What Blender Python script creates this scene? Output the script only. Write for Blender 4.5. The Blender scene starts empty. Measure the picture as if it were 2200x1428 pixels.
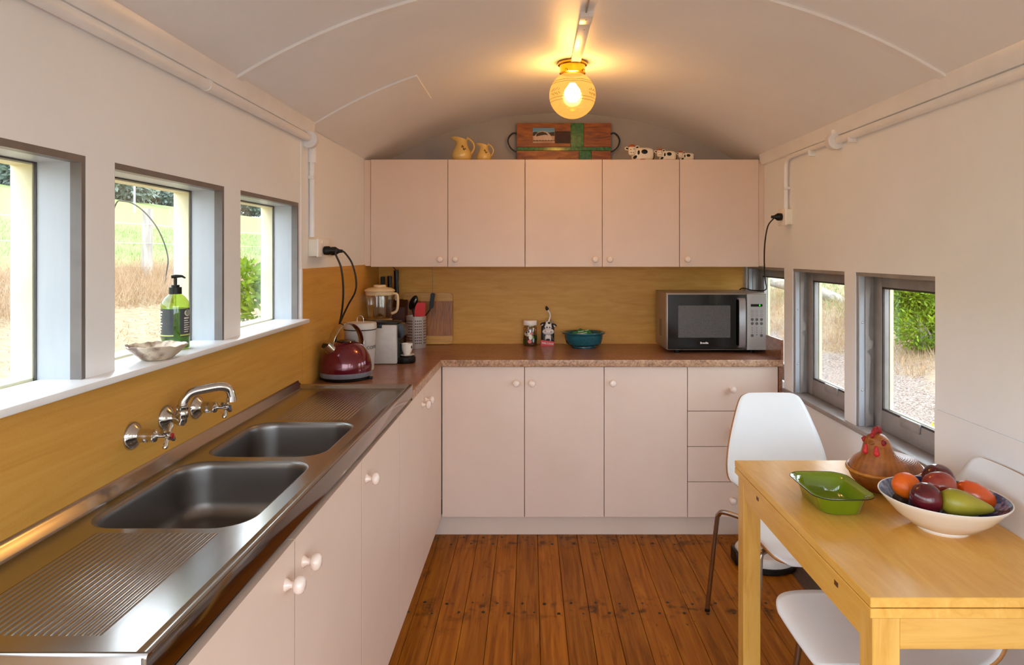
import bpy, bmesh, math, random
from mathutils import Vector, Matrix
PI = math.pi
random.seed(7)
SC = bpy.context.scene
COL = SC.collection

# ------------------------------------------------------------------ camera
FPX, VX, VY, CZ = 1450.0, 1140.5, 545.0, 1.4315      # focal length and vanishing point in px of the 2200x1428 frame, eye height
cam_data = bpy.data.cameras.new('camera')
cam_data.sensor_fit = 'HORIZONTAL'; cam_data.sensor_width = 36.0
cam_data.lens = 36.0 * FPX / 2200.0
cam_data.shift_x = -(VX - 1100.0) / 2200.0
cam_data.shift_y = (VY - 714.0) / 2200.0
cam_data.clip_start = 0.02; cam_data.clip_end = 400
cam = bpy.data.objects.new('camera', cam_data)
cam.location = (0, 0, CZ); cam.rotation_euler = (PI / 2, 0, 0)
COL.objects.link(cam); SC.camera = cam

# ------------------------------------------------------------------ sky: bright overcast
world = bpy.data.worlds.new('overcast_sky'); SC.world = world
world.use_nodes = True
bg = world.node_tree.nodes['Background']
bg.inputs['Color'].default_value = (0.79, 0.895, 1.0, 1)
bg.inputs['Strength'].default_value = 2.4
SC.view_settings.view_transform = 'Standard'
SC.view_settings.look = 'None'
SC.view_settings.exposure = 1.5
SC.view_settings.gamma = 1.0
SC.view_settings.use_curve_mapping = False
try:
    SC.cycles.max_bounces = 14; SC.cycles.diffuse_bounces = 8; SC.cycles.glossy_bounces = 5
    SC.cycles.transparent_max_bounces = 16; SC.cycles.caustics_reflective = False; SC.cycles.caustics_refractive = False
    SC.cycles.use_denoising = True; SC.cycles.sample_clamp_indirect = 6.0
except Exception:
    pass
LAMP_W = 13.0

# ------------------------------------------------------------------ helpers
def P(px, py, y):                       # photo pixel + distance from the eye -> point in the room
    return Vector(((px - VX) * y / FPX, y, CZ - (py - VY) * y / FPX))

def lin(h):
    h = h.lstrip('#')
    v = [int(h[i:i + 2], 16) / 255 for i in (0, 2, 4)]
    return tuple(x / 12.92 if x <= 0.04045 else ((x + 0.055) / 1.055) ** 2.4 for x in v) + (1,)

def newmat(name):
    m = bpy.data.materials.new(name); m.use_nodes = True
    nt = m.node_tree
    return m, nt, nt.nodes['Principled BSDF'], nt.nodes, nt.links

def coords(nt, stretch=(1, 1, 1), rnd=False, world_space=False):
    n, l = nt.nodes, nt.links
    if world_space:
        src = n.new('ShaderNodeNewGeometry').outputs['Position']
    else:
        src = n.new('ShaderNodeTexCoord').outputs['Object']
    mp = n.new('ShaderNodeMapping'); mp.inputs['Scale'].default_value = stretch
    l.new(src, mp.inputs['Vector'])
    if rnd:
        oi = n.new('ShaderNodeObjectInfo'); ad = n.new('ShaderNodeVectorMath'); ad.operation = 'SCALE'
        cv = n.new('ShaderNodeCombineXYZ')
        for k in range(3): l.new(oi.outputs['Random'], cv.inputs[k])
        ad.inputs['Scale'].default_value = 37.0
        l.new(cv.outputs[0], ad.inputs[0]); l.new(ad.outputs[0], mp.inputs['Location'])
    return mp.outputs['Vector']

def ramp(nt, fac, stops):
    r = nt.nodes.new('ShaderNodeValToRGB'); nt.links.new(fac, r.inputs['Fac'])
    e = r.color_ramp.elements
    while len(e) < len(stops): e.new(0.5)
    for k, (p, c) in enumerate(stops):
        e[k].position = p; e[k].color = lin(c) if isinstance(c, str) else c
    return r.outputs['Color']

def noise(nt, vec, scale, detail=4, rough=0.55, dist=0.0):
    t = nt.nodes.new('ShaderNodeTexNoise')
    t.inputs['Scale'].default_value = scale; t.inputs['Detail'].default_value = detail
    t.inputs['Roughness'].default_value = rough; t.inputs['Distortion'].default_value = dist
    nt.links.new(vec, t.inputs['Vector'])
    return t.outputs['Fac']

def bump(nt, bsdf, fac, strength, dist=0.002):
    b = nt.nodes.new('ShaderNodeBump'); b.inputs['Strength'].default_value = strength; b.inputs['Distance'].default_value = dist
    nt.links.new(fac, b.inputs['Height']); nt.links.new(b.outputs['Normal'], bsdf.inputs['Normal'])

def pm(name, c1, c2=None, scale=12, rough=0.5, metal=0.0, bmp=0.0, bscale=None, coat=0.0, stretch=(1, 1, 1), spec=0.5, lo=0.35, hi=0.65, ws=False, bdist=0.002, sub=0.0):
    m, nt, b, n, l = newmat(name)
    v = coords(nt, stretch, world_space=ws)
    f = noise(nt, v, scale)
    l.new(ramp(nt, f, [(lo, c1), (hi, c2 or c1)]), b.inputs['Base Color'])
    b.inputs['Roughness'].default_value = rough; b.inputs['Metallic'].default_value = metal
    b.inputs['Coat Weight'].default_value = coat; b.inputs['Coat Roughness'].default_value = 0.08
    b.inputs['Specular IOR Level'].default_value = spec
    if sub:
        b.inputs['Subsurface Weight'].default_value = sub; b.inputs['Subsurface Radius'].default_value = (0.01, 0.006, 0.003)
    if bmp: bump(nt, b, noise(nt, v, bscale or scale * 4), bmp, bdist)
    return m

def wood(name, stops, axis=1, scale=6.0, stretch=14.0, rough=0.4, rnd=False, bmp=0.15, dist=1.5, coat=0.0):
    m, nt, b, n, l = newmat(name)
    st = [stretch, stretch, stretch]; st[axis] = 1.0
    v = coords(nt, tuple(st), rnd=rnd)
    f = noise(nt, v, scale, 6, 0.6, dist)
    l.new(ramp(nt, f, stops), b.inputs['Base Color'])
    b.inputs['Roughness'].default_value = rough; b.inputs['Coat Weight'].default_value = coat
    if bmp: bump(nt, b, f, bmp, 0.001)
    return m

def emis(name, c, s):
    m, nt, b, n, l = newmat(name)
    b.inputs['Base Color'].default_value = lin(c); b.inputs['Emission Color'].default_value = lin(c); b.inputs['Emission Strength'].default_value = s
    return m

def clear(name, tint, gloss=0.08, rough=0.02):                   # thin pane or vessel wall: see-through plus a surface reflection
    m, nt, b, n, l = newmat(name)
    n.remove(b)
    t = n.new('ShaderNodeBsdfTransparent'); t.inputs['Color'].default_value = tint
    g = n.new('ShaderNodeBsdfGlossy'); g.inputs['Roughness'].default_value = rough; g.inputs['Color'].default_value = (1, 1, 1, 1)
    fr = n.new('ShaderNodeLayerWeight'); fr.inputs['Blend'].default_value = 0.5      # same from both sides of the pane
    pw = n.new('ShaderNodeMath'); pw.operation = 'POWER'; pw.inputs[1].default_value = 4.0
    ma = n.new('ShaderNodeMath'); ma.operation = 'MULTIPLY_ADD'; ma.inputs[1].default_value = 0.55; ma.inputs[2].default_value = gloss * 0.35
    l.new(fr.outputs['Facing'], pw.inputs[0]); l.new(pw.outputs[0], ma.inputs[0])
    mx = n.new('ShaderNodeMixShader')
    l.new(ma.outputs[0], mx.inputs['Fac']); l.new(t.outputs[0], mx.inputs[1]); l.new(g.outputs[0], mx.inputs[2])
    l.new(mx.outputs[0], n['Material Output'].inputs['Surface'])
    return m

def wloc(o):
    v = Vector((0, 0, 0))
    while o is not None:
        v = v + o.location; o = o.parent
    return v

def catmull(pts, k=6):
    pts = [Vector(p) for p in pts]
    if len(pts) < 3: return pts
    q = [pts[0] * 2 - pts[1]] + pts + [pts[-1] * 2 - pts[-2]]
    out = []
    for i in range(1, len(q) - 2):
        a, b, c, d = q[i - 1], q[i], q[i + 1], q[i + 2]
        for s in range(k):
            t = s / k
            out.append(0.5 * (2 * b + (c - a) * t + (2 * a - 5 * b + 4 * c - d) * t * t + (3 * b - a - 3 * c + d) * t ** 3))
    out.append(pts[-1])
    return out

def rrect(x0, x1, y0, y1, r, n=6):
    out = []
    for cx, cy, a0 in ((x1 - r, y1 - r, 0), (x0 + r, y1 - r, PI / 2), (x0 + r, y0 + r, PI), (x1 - r, y0 + r, 1.5 * PI)):
        for k in range(n + 1):
            a = a0 + k / n * PI / 2
            out.append((cx + r * math.cos(a), cy + r * math.sin(a)))
    return out

class B:
    def __init__(s): s.bm = bmesh.new()
    def box(s, x0, x1, y0, y1, z0, z1, r=0.0, seg=2):
        b = bmesh.new()
        bmesh.ops.create_cube(b, size=1)
        for v in b.verts:
            v.co = Vector(((x0 + x1) / 2 + v.co.x * (x1 - x0), (y0 + y1) / 2 + v.co.y * (y1 - y0), (z0 + z1) / 2 + v.co.z * (z1 - z0)))
        if r > 0: bmesh.ops.bevel(b, geom=list(b.edges), offset=r, segments=seg, profile=0.5, affect='EDGES')
        s.merge(b); return s
    def merge(s, b, mat=None):
        if mat is not None: bmesh.ops.transform(b, matrix=mat, verts=b.verts)
        vm = {v: s.bm.verts.new(v.co) for v in b.verts}
        for f in b.faces:
            try: s.bm.faces.new([vm[v] for v in f.verts])
            except ValueError: pass
        b.free()
    def loft(s, rings, closed=True, cap=(True, True)):
        vs = [[s.bm.verts.new(p) for p in r] for r in rings]
        n = len(vs[0])
        for a, b in zip(vs, vs[1:]):
            for k in range(n if closed else n - 1):
                k2 = (k + 1) % n
                s.bm.faces.new((a[k], a[k2], b[k2], b[k]))
        if closed and cap[0]: s.bm.faces.new(list(reversed(vs[0])))
        if closed and cap[1]: s.bm.faces.new(vs[-1])
        return s
    def cyl(s, p0, p1, r0, r1=None, n=16, cap=True):
        return s.tube([p0, p1], [r0, r0 if r1 is None else r1], n, cap)
    def tube(s, pts, r, n=10, cap=True, flat=1.0):
        pts = [Vector(p) for p in pts]
        rr = r if isinstance(r, (list, tuple)) else [r] * len(pts)
        t0 = (pts[1] - pts[0]).normalized()
        up = Vector((0, 0, 1)) if abs(t0.z) < 0.9 else Vector((1, 0, 0))
        side = t0.cross(up).normalized()
        rings = []
        for i, p in enumerate(pts):
            t = ((pts[min(i + 1, len(pts) - 1)] - pts[max(i - 1, 0)])).normalized()
            side = (side - t * side.dot(t)).normalized()
            up2 = t.cross(side)
            rings.append([p + side * (math.cos(2 * PI * k / n) * rr[i]) + up2 * (math.sin(2 * PI * k / n) * rr[i] * flat) for k in range(n)])
        return s.loft(rings, True, (cap, cap))
    def lathe(s, prof, c=(0, 0, 0), n=32, sx=1.0, sy=1.0, M=None, close=False):
        c = Vector(c); rings = []
        for r, z in prof:
            r = max(r, 1e-5)
            ring = [Vector((r * sx * math.cos(2 * PI * k / n), r * sy * math.sin(2 * PI * k / n), z)) for k in range(n)]
            if M is not None: ring = [M @ p for p in ring]
            rings.append([p + c for p in ring])
        return s.loft(rings, True, (prof[0][0] < 1e-4, prof[-1][0] < 1e-4))
    def sph(s, c, r, u=16, v=10, M=None):
        r = (r, r, r) if not isinstance(r, (tuple, list)) else r
        b = bmesh.new(); bmesh.ops.create_uvsphere(b, u_segments=u, v_segments=v, radius=1)
        m = Matrix.Diagonal((r[0], r[1], r[2], 1))
        if M is not None: m = M.to_4x4() @ m
        s.merge(b, Matrix.Translation(Vector(c)) @ m); return s
    def prism(s, poly, axis, a, b):              # poly in the two remaining axes, extruded along axis from a to b
        def mk(p, t):
            q = list(p); q.insert(axis, t); return Vector(q)
        return s.loft([[mk(p, a) for p in poly], [mk(p, b) for p in poly]])
    def quad(s, *p):
        s.bm.faces.new([s.bm.verts.new(q) for q in p]); return s
    def warp(s, fn):
        for v in s.bm.verts: v.co = fn(v.co)
        return s
    def build(s, name, mat, parent=None, smooth=35, local=False):
        bmesh.ops.recalc_face_normals(s.bm, faces=s.bm.faces)
        if parent is not None and not local:
            off = wloc(parent)
            for v in s.bm.verts: v.co -= off
        me = bpy.data.meshes.new(name); s.bm.to_mesh(me); s.bm.free()
        if smooth:
            for p in me.polygons: p.use_smooth = True
            me.set_sharp_from_angle(angle=math.radians(smooth))
        if mat is not None: me.materials.append(mat)
        o = bpy.data.objects.new(name, me); COL.objects.link(o)
        if parent is not None: o.parent = parent
        return o

def tag(o, label=None, cat=None, group=None, kind=None):
    if label: o['label'] = label
    if cat: o['category'] = cat
    if group: o['group'] = group
    if kind: o['kind'] = kind
    return o

def thing(name, label, cat, loc=(0, 0, 0), group=None, kind=None):
    o = bpy.data.objects.new(name, None); o.empty_display_size = 0.05
    COL.objects.link(o); o.location = loc
    return tag(o, label, cat, group, kind)

def text(body, size, mat, parent, M, name='lettering', extrude=0.0003, bend=None, bold=0.0, sx=1.0):
    cu = bpy.data.curves.new('t', 'FONT'); cu.body = body; cu.size = size; cu.extrude = extrude; cu.offset = bold
    cu.align_x = 'CENTER'; cu.align_y = 'CENTER'; cu.resolution_u = 3
    t = bpy.data.objects.new('t', cu); COL.objects.link(t)
    bpy.context.view_layer.update()
    me = bpy.data.meshes.new_from_object(t.evaluated_get(bpy.context.evaluated_depsgraph_get()))
    bpy.data.objects.remove(t)
    off = wloc(parent)
    for v in me.vertices:
        v.co.x *= sx
        p = bend(v.co) if bend else v.co
        v.co = (M @ Vector(p)) - off
    me.materials.clear(); me.materials.append(mat)
    o = bpy.data.objects.new(name, me); COL.objects.link(o); o.parent = parent
    return o

FACE_CAM = Matrix(((1, 0, 0), (0, 0, -1), (0, 1, 0))).to_4x4()       # text plane turned to face -Y
def at(v): return Matrix.Translation(Vector(v)) @ FACE_CAM

# ------------------------------------------------------------------ materials
WALL = pm('wall_paint', '#edeff2', '#f0f2f5', 3, 0.55, bmp=0.10, bscale=90)
CEIL = pm('ceiling_paint', '#e9ebef', '#edeff3', 3, 0.42, bmp=0.12, bscale=60)
TRIMW = pm('white_gloss_paint', '#e8e8ea', '#efeff1', 8, 0.3, bmp=0.08, bscale=40)
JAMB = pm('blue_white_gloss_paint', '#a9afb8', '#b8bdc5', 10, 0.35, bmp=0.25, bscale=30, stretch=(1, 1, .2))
GREY = pm('warm_grey_gloss_paint', '#8d8683', '#9a9390', 14, 0.3, bmp=0.12, bscale=50)
DGREY = pm('dark_rubber', '#3b3431', '#4a423e', 30, 0.6)
CREAM = pm('cream_exterior_paint', '#e6ddb4', '#efe8c6', 9, 0.5, bmp=0.15, bscale=30)
CAB = pm('pink_beige_laminate', '#dfcaba', '#e2cdbe', 5, 0.42, bmp=0.03, bscale=200)
CABIN = pm('cabinet_shadow_gap', '#33281f', '#3a2e26', 5, 0.7)
KNOB = pm('cream_ceramic_knob', '#ecdcd0', '#f2e4da', 20, 0.12, coat=0.6)
STEEL = None
def brushed(name, c, r0, r1, st, metal=1.0):
    m, nt, b, n, l = newmat(name)
    v = coords(nt, st)
    f = noise(nt, v, 30, 3)
    b.inputs['Base Color'].default_value = lin(c); b.inputs['Metallic'].default_value = metal
    r = n.new('ShaderNodeMapRange'); r.inputs['To Min'].default_value = r0; r.inputs['To Max'].default_value = r1
    l.new(f, r.inputs['Value']); l.new(r.outputs[0], b.inputs['Roughness'])
    return m
STEEL = brushed('stainless_steel', '#aaa6a3', 0.14, 0.26, (1, 0.15, 1))
EDGEST = brushed('polished_steel_edge', '#8e8682', 0.07, 0.13, (1, 0.15, 1))
BOWLST = brushed('satin_stainless_steel', '#8b8784', 0.32, 0.44, (1, 1, 1))
CHROME = brushed('worn_chrome', '#c9c6c3', 0.06, 0.16, (1, 1, 1))
LEGST = brushed('satin_chair_steel', '#a59c94', 0.2, 0.3, (1, 1, 1))
BLACK = pm('black_plastic', '#080808', '#0c0c0c', 20, 0.4, spec=.35)
BLACKG = pm('black_gloss_plastic', '#060606', '#0a0a0a', 20, 0.12)
CORD = pm('black_rubber_cord', '#0c0b0b', '#161414', 60, 0.45)
WPLAS = pm('cream_socket_plastic', '#e9e3d0', '#eee8d8', 20, 0.3)
WHITEP = pm('white_plastic', '#efe9e2', '#f4efe9', 20, 0.3)
DARKLINE = pm('dark_joint', '#241a12', '#2c2016', 20, 0.8)

def splash_mat(name, sy, sx):
    m, nt, b, n, l = newmat(name)
    v = coords(nt, (sx, sy, 18), world_space=True)
    f = noise(nt, v, 2.4, 7, 0.55, 0.8)
    v2 = coords(nt, (1, 1, 1), world_space=True)
    f2 = noise(nt, v2, 260, 2)
    mx = n.new('ShaderNodeMath'); mx.operation = 'MULTIPLY_ADD'; mx.inputs[1].default_value = 0.25
    l.new(f2, mx.inputs[0]); l.new(f, mx.inputs[2])
    l.new(ramp(nt, mx.outputs[0], [(0.30, '#c38b3a'), (0.62, '#d29b48'), (0.95, '#dba856')]), b.inputs['Base Color'])
    b.inputs['Roughness'].default_value = 0.4; b.inputs['Specular IOR Level'].default_value = 0.2
    return m
SPLASHB = splash_mat('honey_woodgrain_laminate', 1, 2.2)
SPLASHL = SPLASHB

def laminate(name, stops, s1, s2, rough):
    m, nt, b, n, l = newmat(name)
    v = coords(nt, (1, 1, 1), world_space=True)
    a = noise(nt, v, s1, 6, 0.65); c = noise(nt, v, s2, 4, 0.7)
    mx = n.new('ShaderNodeMath'); mx.operation = 'MULTIPLY_ADD'; mx.inputs[1].default_value = 0.6
    l.new(c, mx.inputs[0])
    s = n.new('ShaderNodeMath'); s.operation = 'MULTIPLY'; s.inputs[1].default_value = 0.4
    l.new(a, s.inputs[0]); l.new(s.outputs[0], mx.inputs[2])
    l.new(ramp(nt, mx.outputs[0], stops), b.inputs['Base Color'])
    b.inputs['Roughness'].default_value = rough
    return m
TOPM = laminate('mottled_brown_laminate', [(0.38, '#6f4834'), (0.5, '#93634a'), (0.62, '#a87a5e')], 9, 60, 0.28)
EDGEM = laminate('mottled_tan_laminate_edge', [(0.36, '#7d5c47'), (0.5, '#b1896c'), (0.62, '#cda988')], 30, 120, 0.4)

def floor_mat():
    m, nt, b, n, l = newmat('stained_pine_board')
    v = coords(nt, (16, 0.7, 16), rnd=True)
    f = noise(nt, v, 3.6, 8, 0.58, 0.8)
    col = ramp(nt, f, [(0.22, '#5f3106'), (0.44, '#93530a'), (0.60, '#a76413'), (0.80, '#b97926')])
    oi = n.new('ShaderNodeObjectInfo')
    hs = n.new('ShaderNodeHueSaturation'); mr = n.new('ShaderNodeMapRange')
    mr.inputs['To Min'].default_value = 0.82; mr.inputs['To Max'].default_value = 1.08
    l.new(oi.outputs['Random'], mr.inputs['Value']); l.new(mr.outputs[0], hs.inputs['Value']); l.new(col, hs.inputs['Color'])
    w = coords(nt, (1.4, 0.8, 1), world_space=True)
    st = noise(nt, w, 5.5, 5, 0.7)
    sm = ramp(nt, st, [(0.60, (0, 0, 0, 1)), (0.74, (1, 1, 1, 1))])
    w2 = coords(nt, (1, 0.35, 1), world_space=True)
    st2 = noise(nt, w2, 42, 3, 0.6)
    sm2 = ramp(nt, st2, [(0.69, (0, 0, 0, 1)), (0.75, (1, 1, 1, 1))])
    gp_ = n.new('ShaderNodeNewGeometry'); sx_ = n.new('ShaderNodeSeparateXYZ'); l.new(gp_.outputs['Position'], sx_.inputs[0])
    md = n.new('ShaderNodeMath'); md.operation = 'PINGPONG'; md.inputs[1].default_value = 0.325; 
    sb_ = n.new('ShaderNodeMath'); sb_.operation = 'SUBTRACT'; sb_.inputs[1].default_value = 2.72 - 2.6; l.new(sx_.outputs['Y'], sb_.inputs[0]); l.new(sb_.outputs[0], md.inputs[0])
    rw = ramp(nt, md.outputs[0], [(0.02, (1, 1, 1, 1)), (0.12, (0, 0, 0, 1))])
    st3 = noise(nt, coords(nt, (1, 1, 1), world_space=True), 13, 4, 0.65)
    sm3 = ramp(nt, st3, [(0.52, (0, 0, 0, 1)), (0.66, (1, 1, 1, 1))])
    m3_ = n.new('ShaderNodeMath'); m3_.operation = 'MULTIPLY'; l.new(rw, m3_.inputs[0]); l.new(sm3, m3_.inputs[1])
    mx3 = n.new('ShaderNodeMath'); mx3.operation = 'MAXIMUM'; l.new(m3_.outputs[0], mx3.inputs[0]); l.new(sm, mx3.inputs[1]); sm = mx3.outputs[0]
    mxm = n.new('ShaderNodeMath'); mxm.operation = 'MAXIMUM'
    l.new(sm, mxm.inputs[0]); l.new(sm2, mxm.inputs[1])
    sc = n.new('ShaderNodeMath'); sc.operation = 'MULTIPLY'; sc.inputs[1].default_value = 0.8
    l.new(mxm.outputs[0], sc.inputs[0])
    mix = n.new('ShaderNodeMix'); mix.data_type = 'RGBA'
    l.new(sc.outputs[0], mix.inputs['Factor']); l.new(hs.outputs['Color'], mix.inputs[6]); mix.inputs[7].default_value = lin('#2a1407')
    l.new(mix.outputs[2], b.inputs['Base Color'])
    b.inputs['Roughness'].default_value = 0.42; b.inputs['Specular IOR Level'].default_value = 0.14; bump(nt, b, f, 0.12, 0.001)
    return m
FLOORM = floor_mat()
DARKBOARD = wood('weathered_dark_board', [(0.3, '#2b1a10'), (0.5, '#4b3222'), (0.7, '#5e4230')], 1, 5, 16, 0.6)
BIRCH = wood('pale_birch_veneer', [(0.25, '#d19a40'), (0.5, '#dca84e'), (0.75, '#e5b75e')], 1, 3.0, 7, 0.3, bmp=0.03, dist=2.2)
BIRCHZ = wood('pale_birch_leg', [(0.30, '#c8933e'), (0.5, '#d8a650'), (0.72, '#e2b562')], 2, 3.0, 9, 0.32, bmp=0.03, dist=1.2)
PEG = pm('dark_wood_peg', '#5a3219', '#6b3e20', 60, 0.5)
PLY = pm('birch_ply_edge', '#a9713c', '#c08a52', 60, 0.5, stretch=(1, 1, 8))
CHAIRW = pm('white_lacquer', '#e6ebee', '#ebeff2', 4, 0.28)
GLASS = clear('window_glass', (0.97, 0.98, 0.97, 1), 0.10, 0.01)

# ------------------------------------------------------------------ the room
XL, XR, YB, Y0 = -0.905, 1.266, 3.997, -1.2
ZE, RC, XC, ZC = 1.945, 2.02, 0.184, 0.244
def ceil_z(x): return ZC + math.sqrt(RC * RC - (x - XC) ** 2)

floor = B().box(-1.0, 1.4, Y0, YB + .1, -0.16, -0.022).build('floor', DARKLINE)
tag(floor, 'stained timber board floor between the kitchen cabinets and table', 'floor', kind='structure')
bx = [0.0337 + 0.1 * k for k in range(-10, 13)]
board_me = None
for i, x in enumerate(bx):
    w = 0.0982
    if x + w > XR + .02: continue
    if board_me is None:
        o = B().box(0, w, Y0, 3.47, -0.021, 0.0, 0.0012, 1).build('floorboard', FLOORM, floor, local=True)
        board_me = o.data
    else:
        o = bpy.data.objects.new('floorboard', board_me); COL.objects.link(o); o.parent = floor
    o.location = (x + 0.0009, 0, random.uniform(-.0006, .0004))
db = B().box(1.168, 1.262, Y0, 3.47, -0.021, 0.0004, 0.0012, 1).build('floorboard', DARKBOARD, floor)
nb = B()
for row in (3.405, 2.765, 2.11, 1.46, 0.8):
    for x in bx:
        for k, (dx, dy) in enumerate(((0.026, 0), (0.074, -0.075))):
            px, py = x + dx + random.uniform(-.006, .006), row + dy + random.uniform(-.008, .008)
            if px > 1.15: continue
            r = random.uniform(.0045, .008)
            nb.bm.faces.new([nb.bm.verts.new((px + r * math.cos(a * PI / 5), py + r * 1.15 * math.sin(a * PI / 5), 0.0012)) for a in range(10)])
tag(nb.build('nail_heads', pm('dark_nail', '#120b06', '#24160c', 50, 0.6), floor, smooth=0), kind='stuff')

# --- walls with window openings
LWIN = [(0.847, 1.3727), (1.468, 1.993), (2.1037, 2.631)]            # left openings along Y
LWIN_BACK = [(0.216, 0.742)]  # unseen extra opening, added to let in daylight
LZ0, LZ1 = 1.165, 1.63
def wall_with_openings(xin, xout, wins, z0, z1):
    b = B(); a, c = min(xin, xout), max(xin, xout)
    d0, d1 = -1.1, .05                                   # unseen side opening behind the photographer, added to let in daylight
    b.box(a, c, d1, YB + .1, -0.1, z0); b.box(a, c, d1, YB + .1, z1, ZE + .03)
    b.box(a, c, Y0, d0, -0.1, ZE + .03); b.box(a, c, d0, d1, 1.88, ZE + .03)
    ys = sorted(wins); prev = d1
    for w0, w1 in ys:
        b.box(a, c, prev, w0, z0, z1); prev = w1
    b.box(a, c, prev, YB + .1, z0, z1)
    return b
wl = wall_with_openings(XL, -1.02, LWIN + LWIN_BACK, LZ0, LZ1).build('wall_left', WALL)
tag(wl, 'white painted left wall with three square windows above the sink', 'wall', kind='structure')
RWIN = [(2.1065, 2.634), (2.634 + .0905, 3.265), (3.372, 3.96)]
RPOST = [(2.634, 2.7245), (3.265, 3.372)]
RWIN_BACK = [(0.25, 0.80)]  # out of view opening, added for more daylight
RZ0, RZ1 = 0.75, 1.36
RWIN_HOLE = [(2.09, 3.98)]
b = wall_with_openings(XR, 1.385, [(2.1065, 3.96)] + RWIN_BACK, RZ0, RZ1)
for p0, p1 in RPOST: b.box(XR, 1.385, p0, p1, RZ0, RZ1)
wr = b.build('wall_right', WALL)
tag(wr, 'white painted right wall with a row of low windows', 'wall', kind='structure')
# back wall, arched under the vault
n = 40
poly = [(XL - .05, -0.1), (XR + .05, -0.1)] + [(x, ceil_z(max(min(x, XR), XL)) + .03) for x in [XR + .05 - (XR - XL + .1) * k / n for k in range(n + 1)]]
wb = B().prism(poly, 1, YB, YB + .1).build('wall_back', pm('shaded_wall_paint', '#a9a39e', '#b1aba6', 3, .6))  # wall colour darkened to hold the shade above the cupboards
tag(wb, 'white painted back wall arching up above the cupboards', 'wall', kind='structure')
# unseen end wall behind the photographer, with a wide opening added for daylight
b = B()
b.box(XL - .05, -0.83, Y0 - .1, Y0, -0.1, ZE); b.box(1.19, XR + .05, Y0 - .1, Y0, -0.1, ZE)
poly = [(XL - .05, 1.93), (XR + .05, 1.93)] + poly[2:]
b.prism(poly, 1, Y0 - .1, Y0)
wf = b.build('wall_front', WALL)
tag(wf, 'unseen white end wall with an opening added for daylight behind the photographer', 'wall', kind='structure')
# vaulted ceiling
n = 48; rin, rout = [], []
for k in range(n + 1):
    x = XL - .06 + (XR - XL + .12) * k / n
    z = ceil_z(min(max(x, XL - .06), XR + .06)); rin.append((x, z)); rout.append((x, z + .06))
cl = B().prism(rin + rout[::-1], 1, Y0, YB + .1).build('ceiling', CEIL)
tag(cl, 'curved vaulted ceiling painted off white with cross battens', 'ceiling', kind='structure')
def vault_strip(x0, x1, y0, y1, t, name, mat, parent, n=40):
    xs = [x0 + (x1 - x0) * k / n for k in range(n + 1)]
    poly = [(x, ceil_z(x) - t) for x in xs] + [(x, ceil_z(x) + .004) for x in reversed(xs)]
    return B().prism(poly, 1, y0, y1).build(name, mat, parent)
for y in (2.012, 0.5):
    vault_strip(XL + .005, XR - .005, y, y + .034, .009, 'cross_batten', TRIMW, cl)
vault_strip(XL + .01, -0.463, 2.735, 3.14, .007, 'ceiling_patch_panel', CEIL, cl)

# --- left wall fittings: splashback panels, sill
b = B().box(XL, XL + .006, 0.1, 2.655, 0.90, LZ0 - .002)
b.build('splashback_panel', SPLASHL, wl)
B().box(XL, XL + .006, 2.657, YB, 0.89, 1.372).build('splashback_panel', SPLASHL, wl)
B().box(XL, XL + .008, 2.640, 2.656, 1.165, 1.372, .001, 1).build('edge_strip', TRIMW, wl)
B().box(XL - .09, -0.862, 0.2, 2.634, 1.163, 1.178, .003).build('window_sill', TRIMW, wl)
B().box(XL, XL + .003, 2.652, 2.655, 1.372, 1.93).build('wall_joint', WALL, wl)
# back splash
B().box(XL + .006, -0.582, YB - .006, YB, 0.89, 1.4).build('splashback_panel', SPLASHB, wb)
B().box(-0.5805, 1.258, YB - .006, YB, 0.89, 1.4).build('splashback_panel', SPLASHB, wb)

# --- left windows: grey edge trim, painted jambs, cream outside casing, pane
def left_window(k, y0, y1):
    w = thing('window_%d' % k, ['square window over the draining board nearest the camera', 'square window over the sink bowls with a soap bottle on its sill',
              'square window over the far drainer beside the socket'][k - 1], 'window', (XL, (y0 + y1) / 2, LZ0 + .013), kind='structure')
    z0, z1 = LZ0 + .013, LZ1
    xi, xm, xo = XL - .0008, XL - .024, -0.996
    b = B()                                              # grey edge, a thin lining proud of the opening
    b.box(xm, xi, y0, y0 + .0015, z0, z1); b.box(xm, xi, y1 - .012, y1, z0, z1); b.box(xm, xi, y0 + .0015, y1 - .012, z1 - .014, z1)
    b.build('edge_trim', pm('dark_taupe_paint_%d' % k, '#6a625f', '#736b68', 14, .4), w)
    b = B()
    b.box(xo, xm, y0, y0 + .0015, z0, z1); b.box(xo, xm, y1 - .012, y1, z0, z1); b.box(xo, xm, y0 + .012, y1 - .012, z1 - .014, z1)
    b.build('jamb', JAMB, w)
    b = B()
    for q in ((y0, y0 + .015), (y1 - .015, y1)): b.box(xo - .004, xo, q[0], q[1], z0, z1)
    b.box(xo - .004, xo, y0 + .015, y1 - .015, z1 - .017, z1)
    b.build('glazing_bead', DGREY, w)
    b = B()
    b.box(xo - .05, xo - .005, y0 - .03, y0 + .018, z0 - .03, z1 + .03, .002); b.box(xo - .05, xo - .005, y1 - .018, y1 + .03, z0 - .03, z1 + .03, .002)
    b.box(xo - .05, xo - .005, y0, y1, z1 - .02, z1 + .03); b.box(xo - .06, xo - .005, y0, y1, z0 - .05, z0 + .004)
    b.build('outer_casing', CREAM, w)
    B().box(xo - .0025, xo + .0005, y0 + .013, y1 - .013, z0 + .001, z1 - .015).build('pane', GLASS, w)
for k, (a, c) in enumerate(LWIN): left_window(k + 1, a, c)

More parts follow.
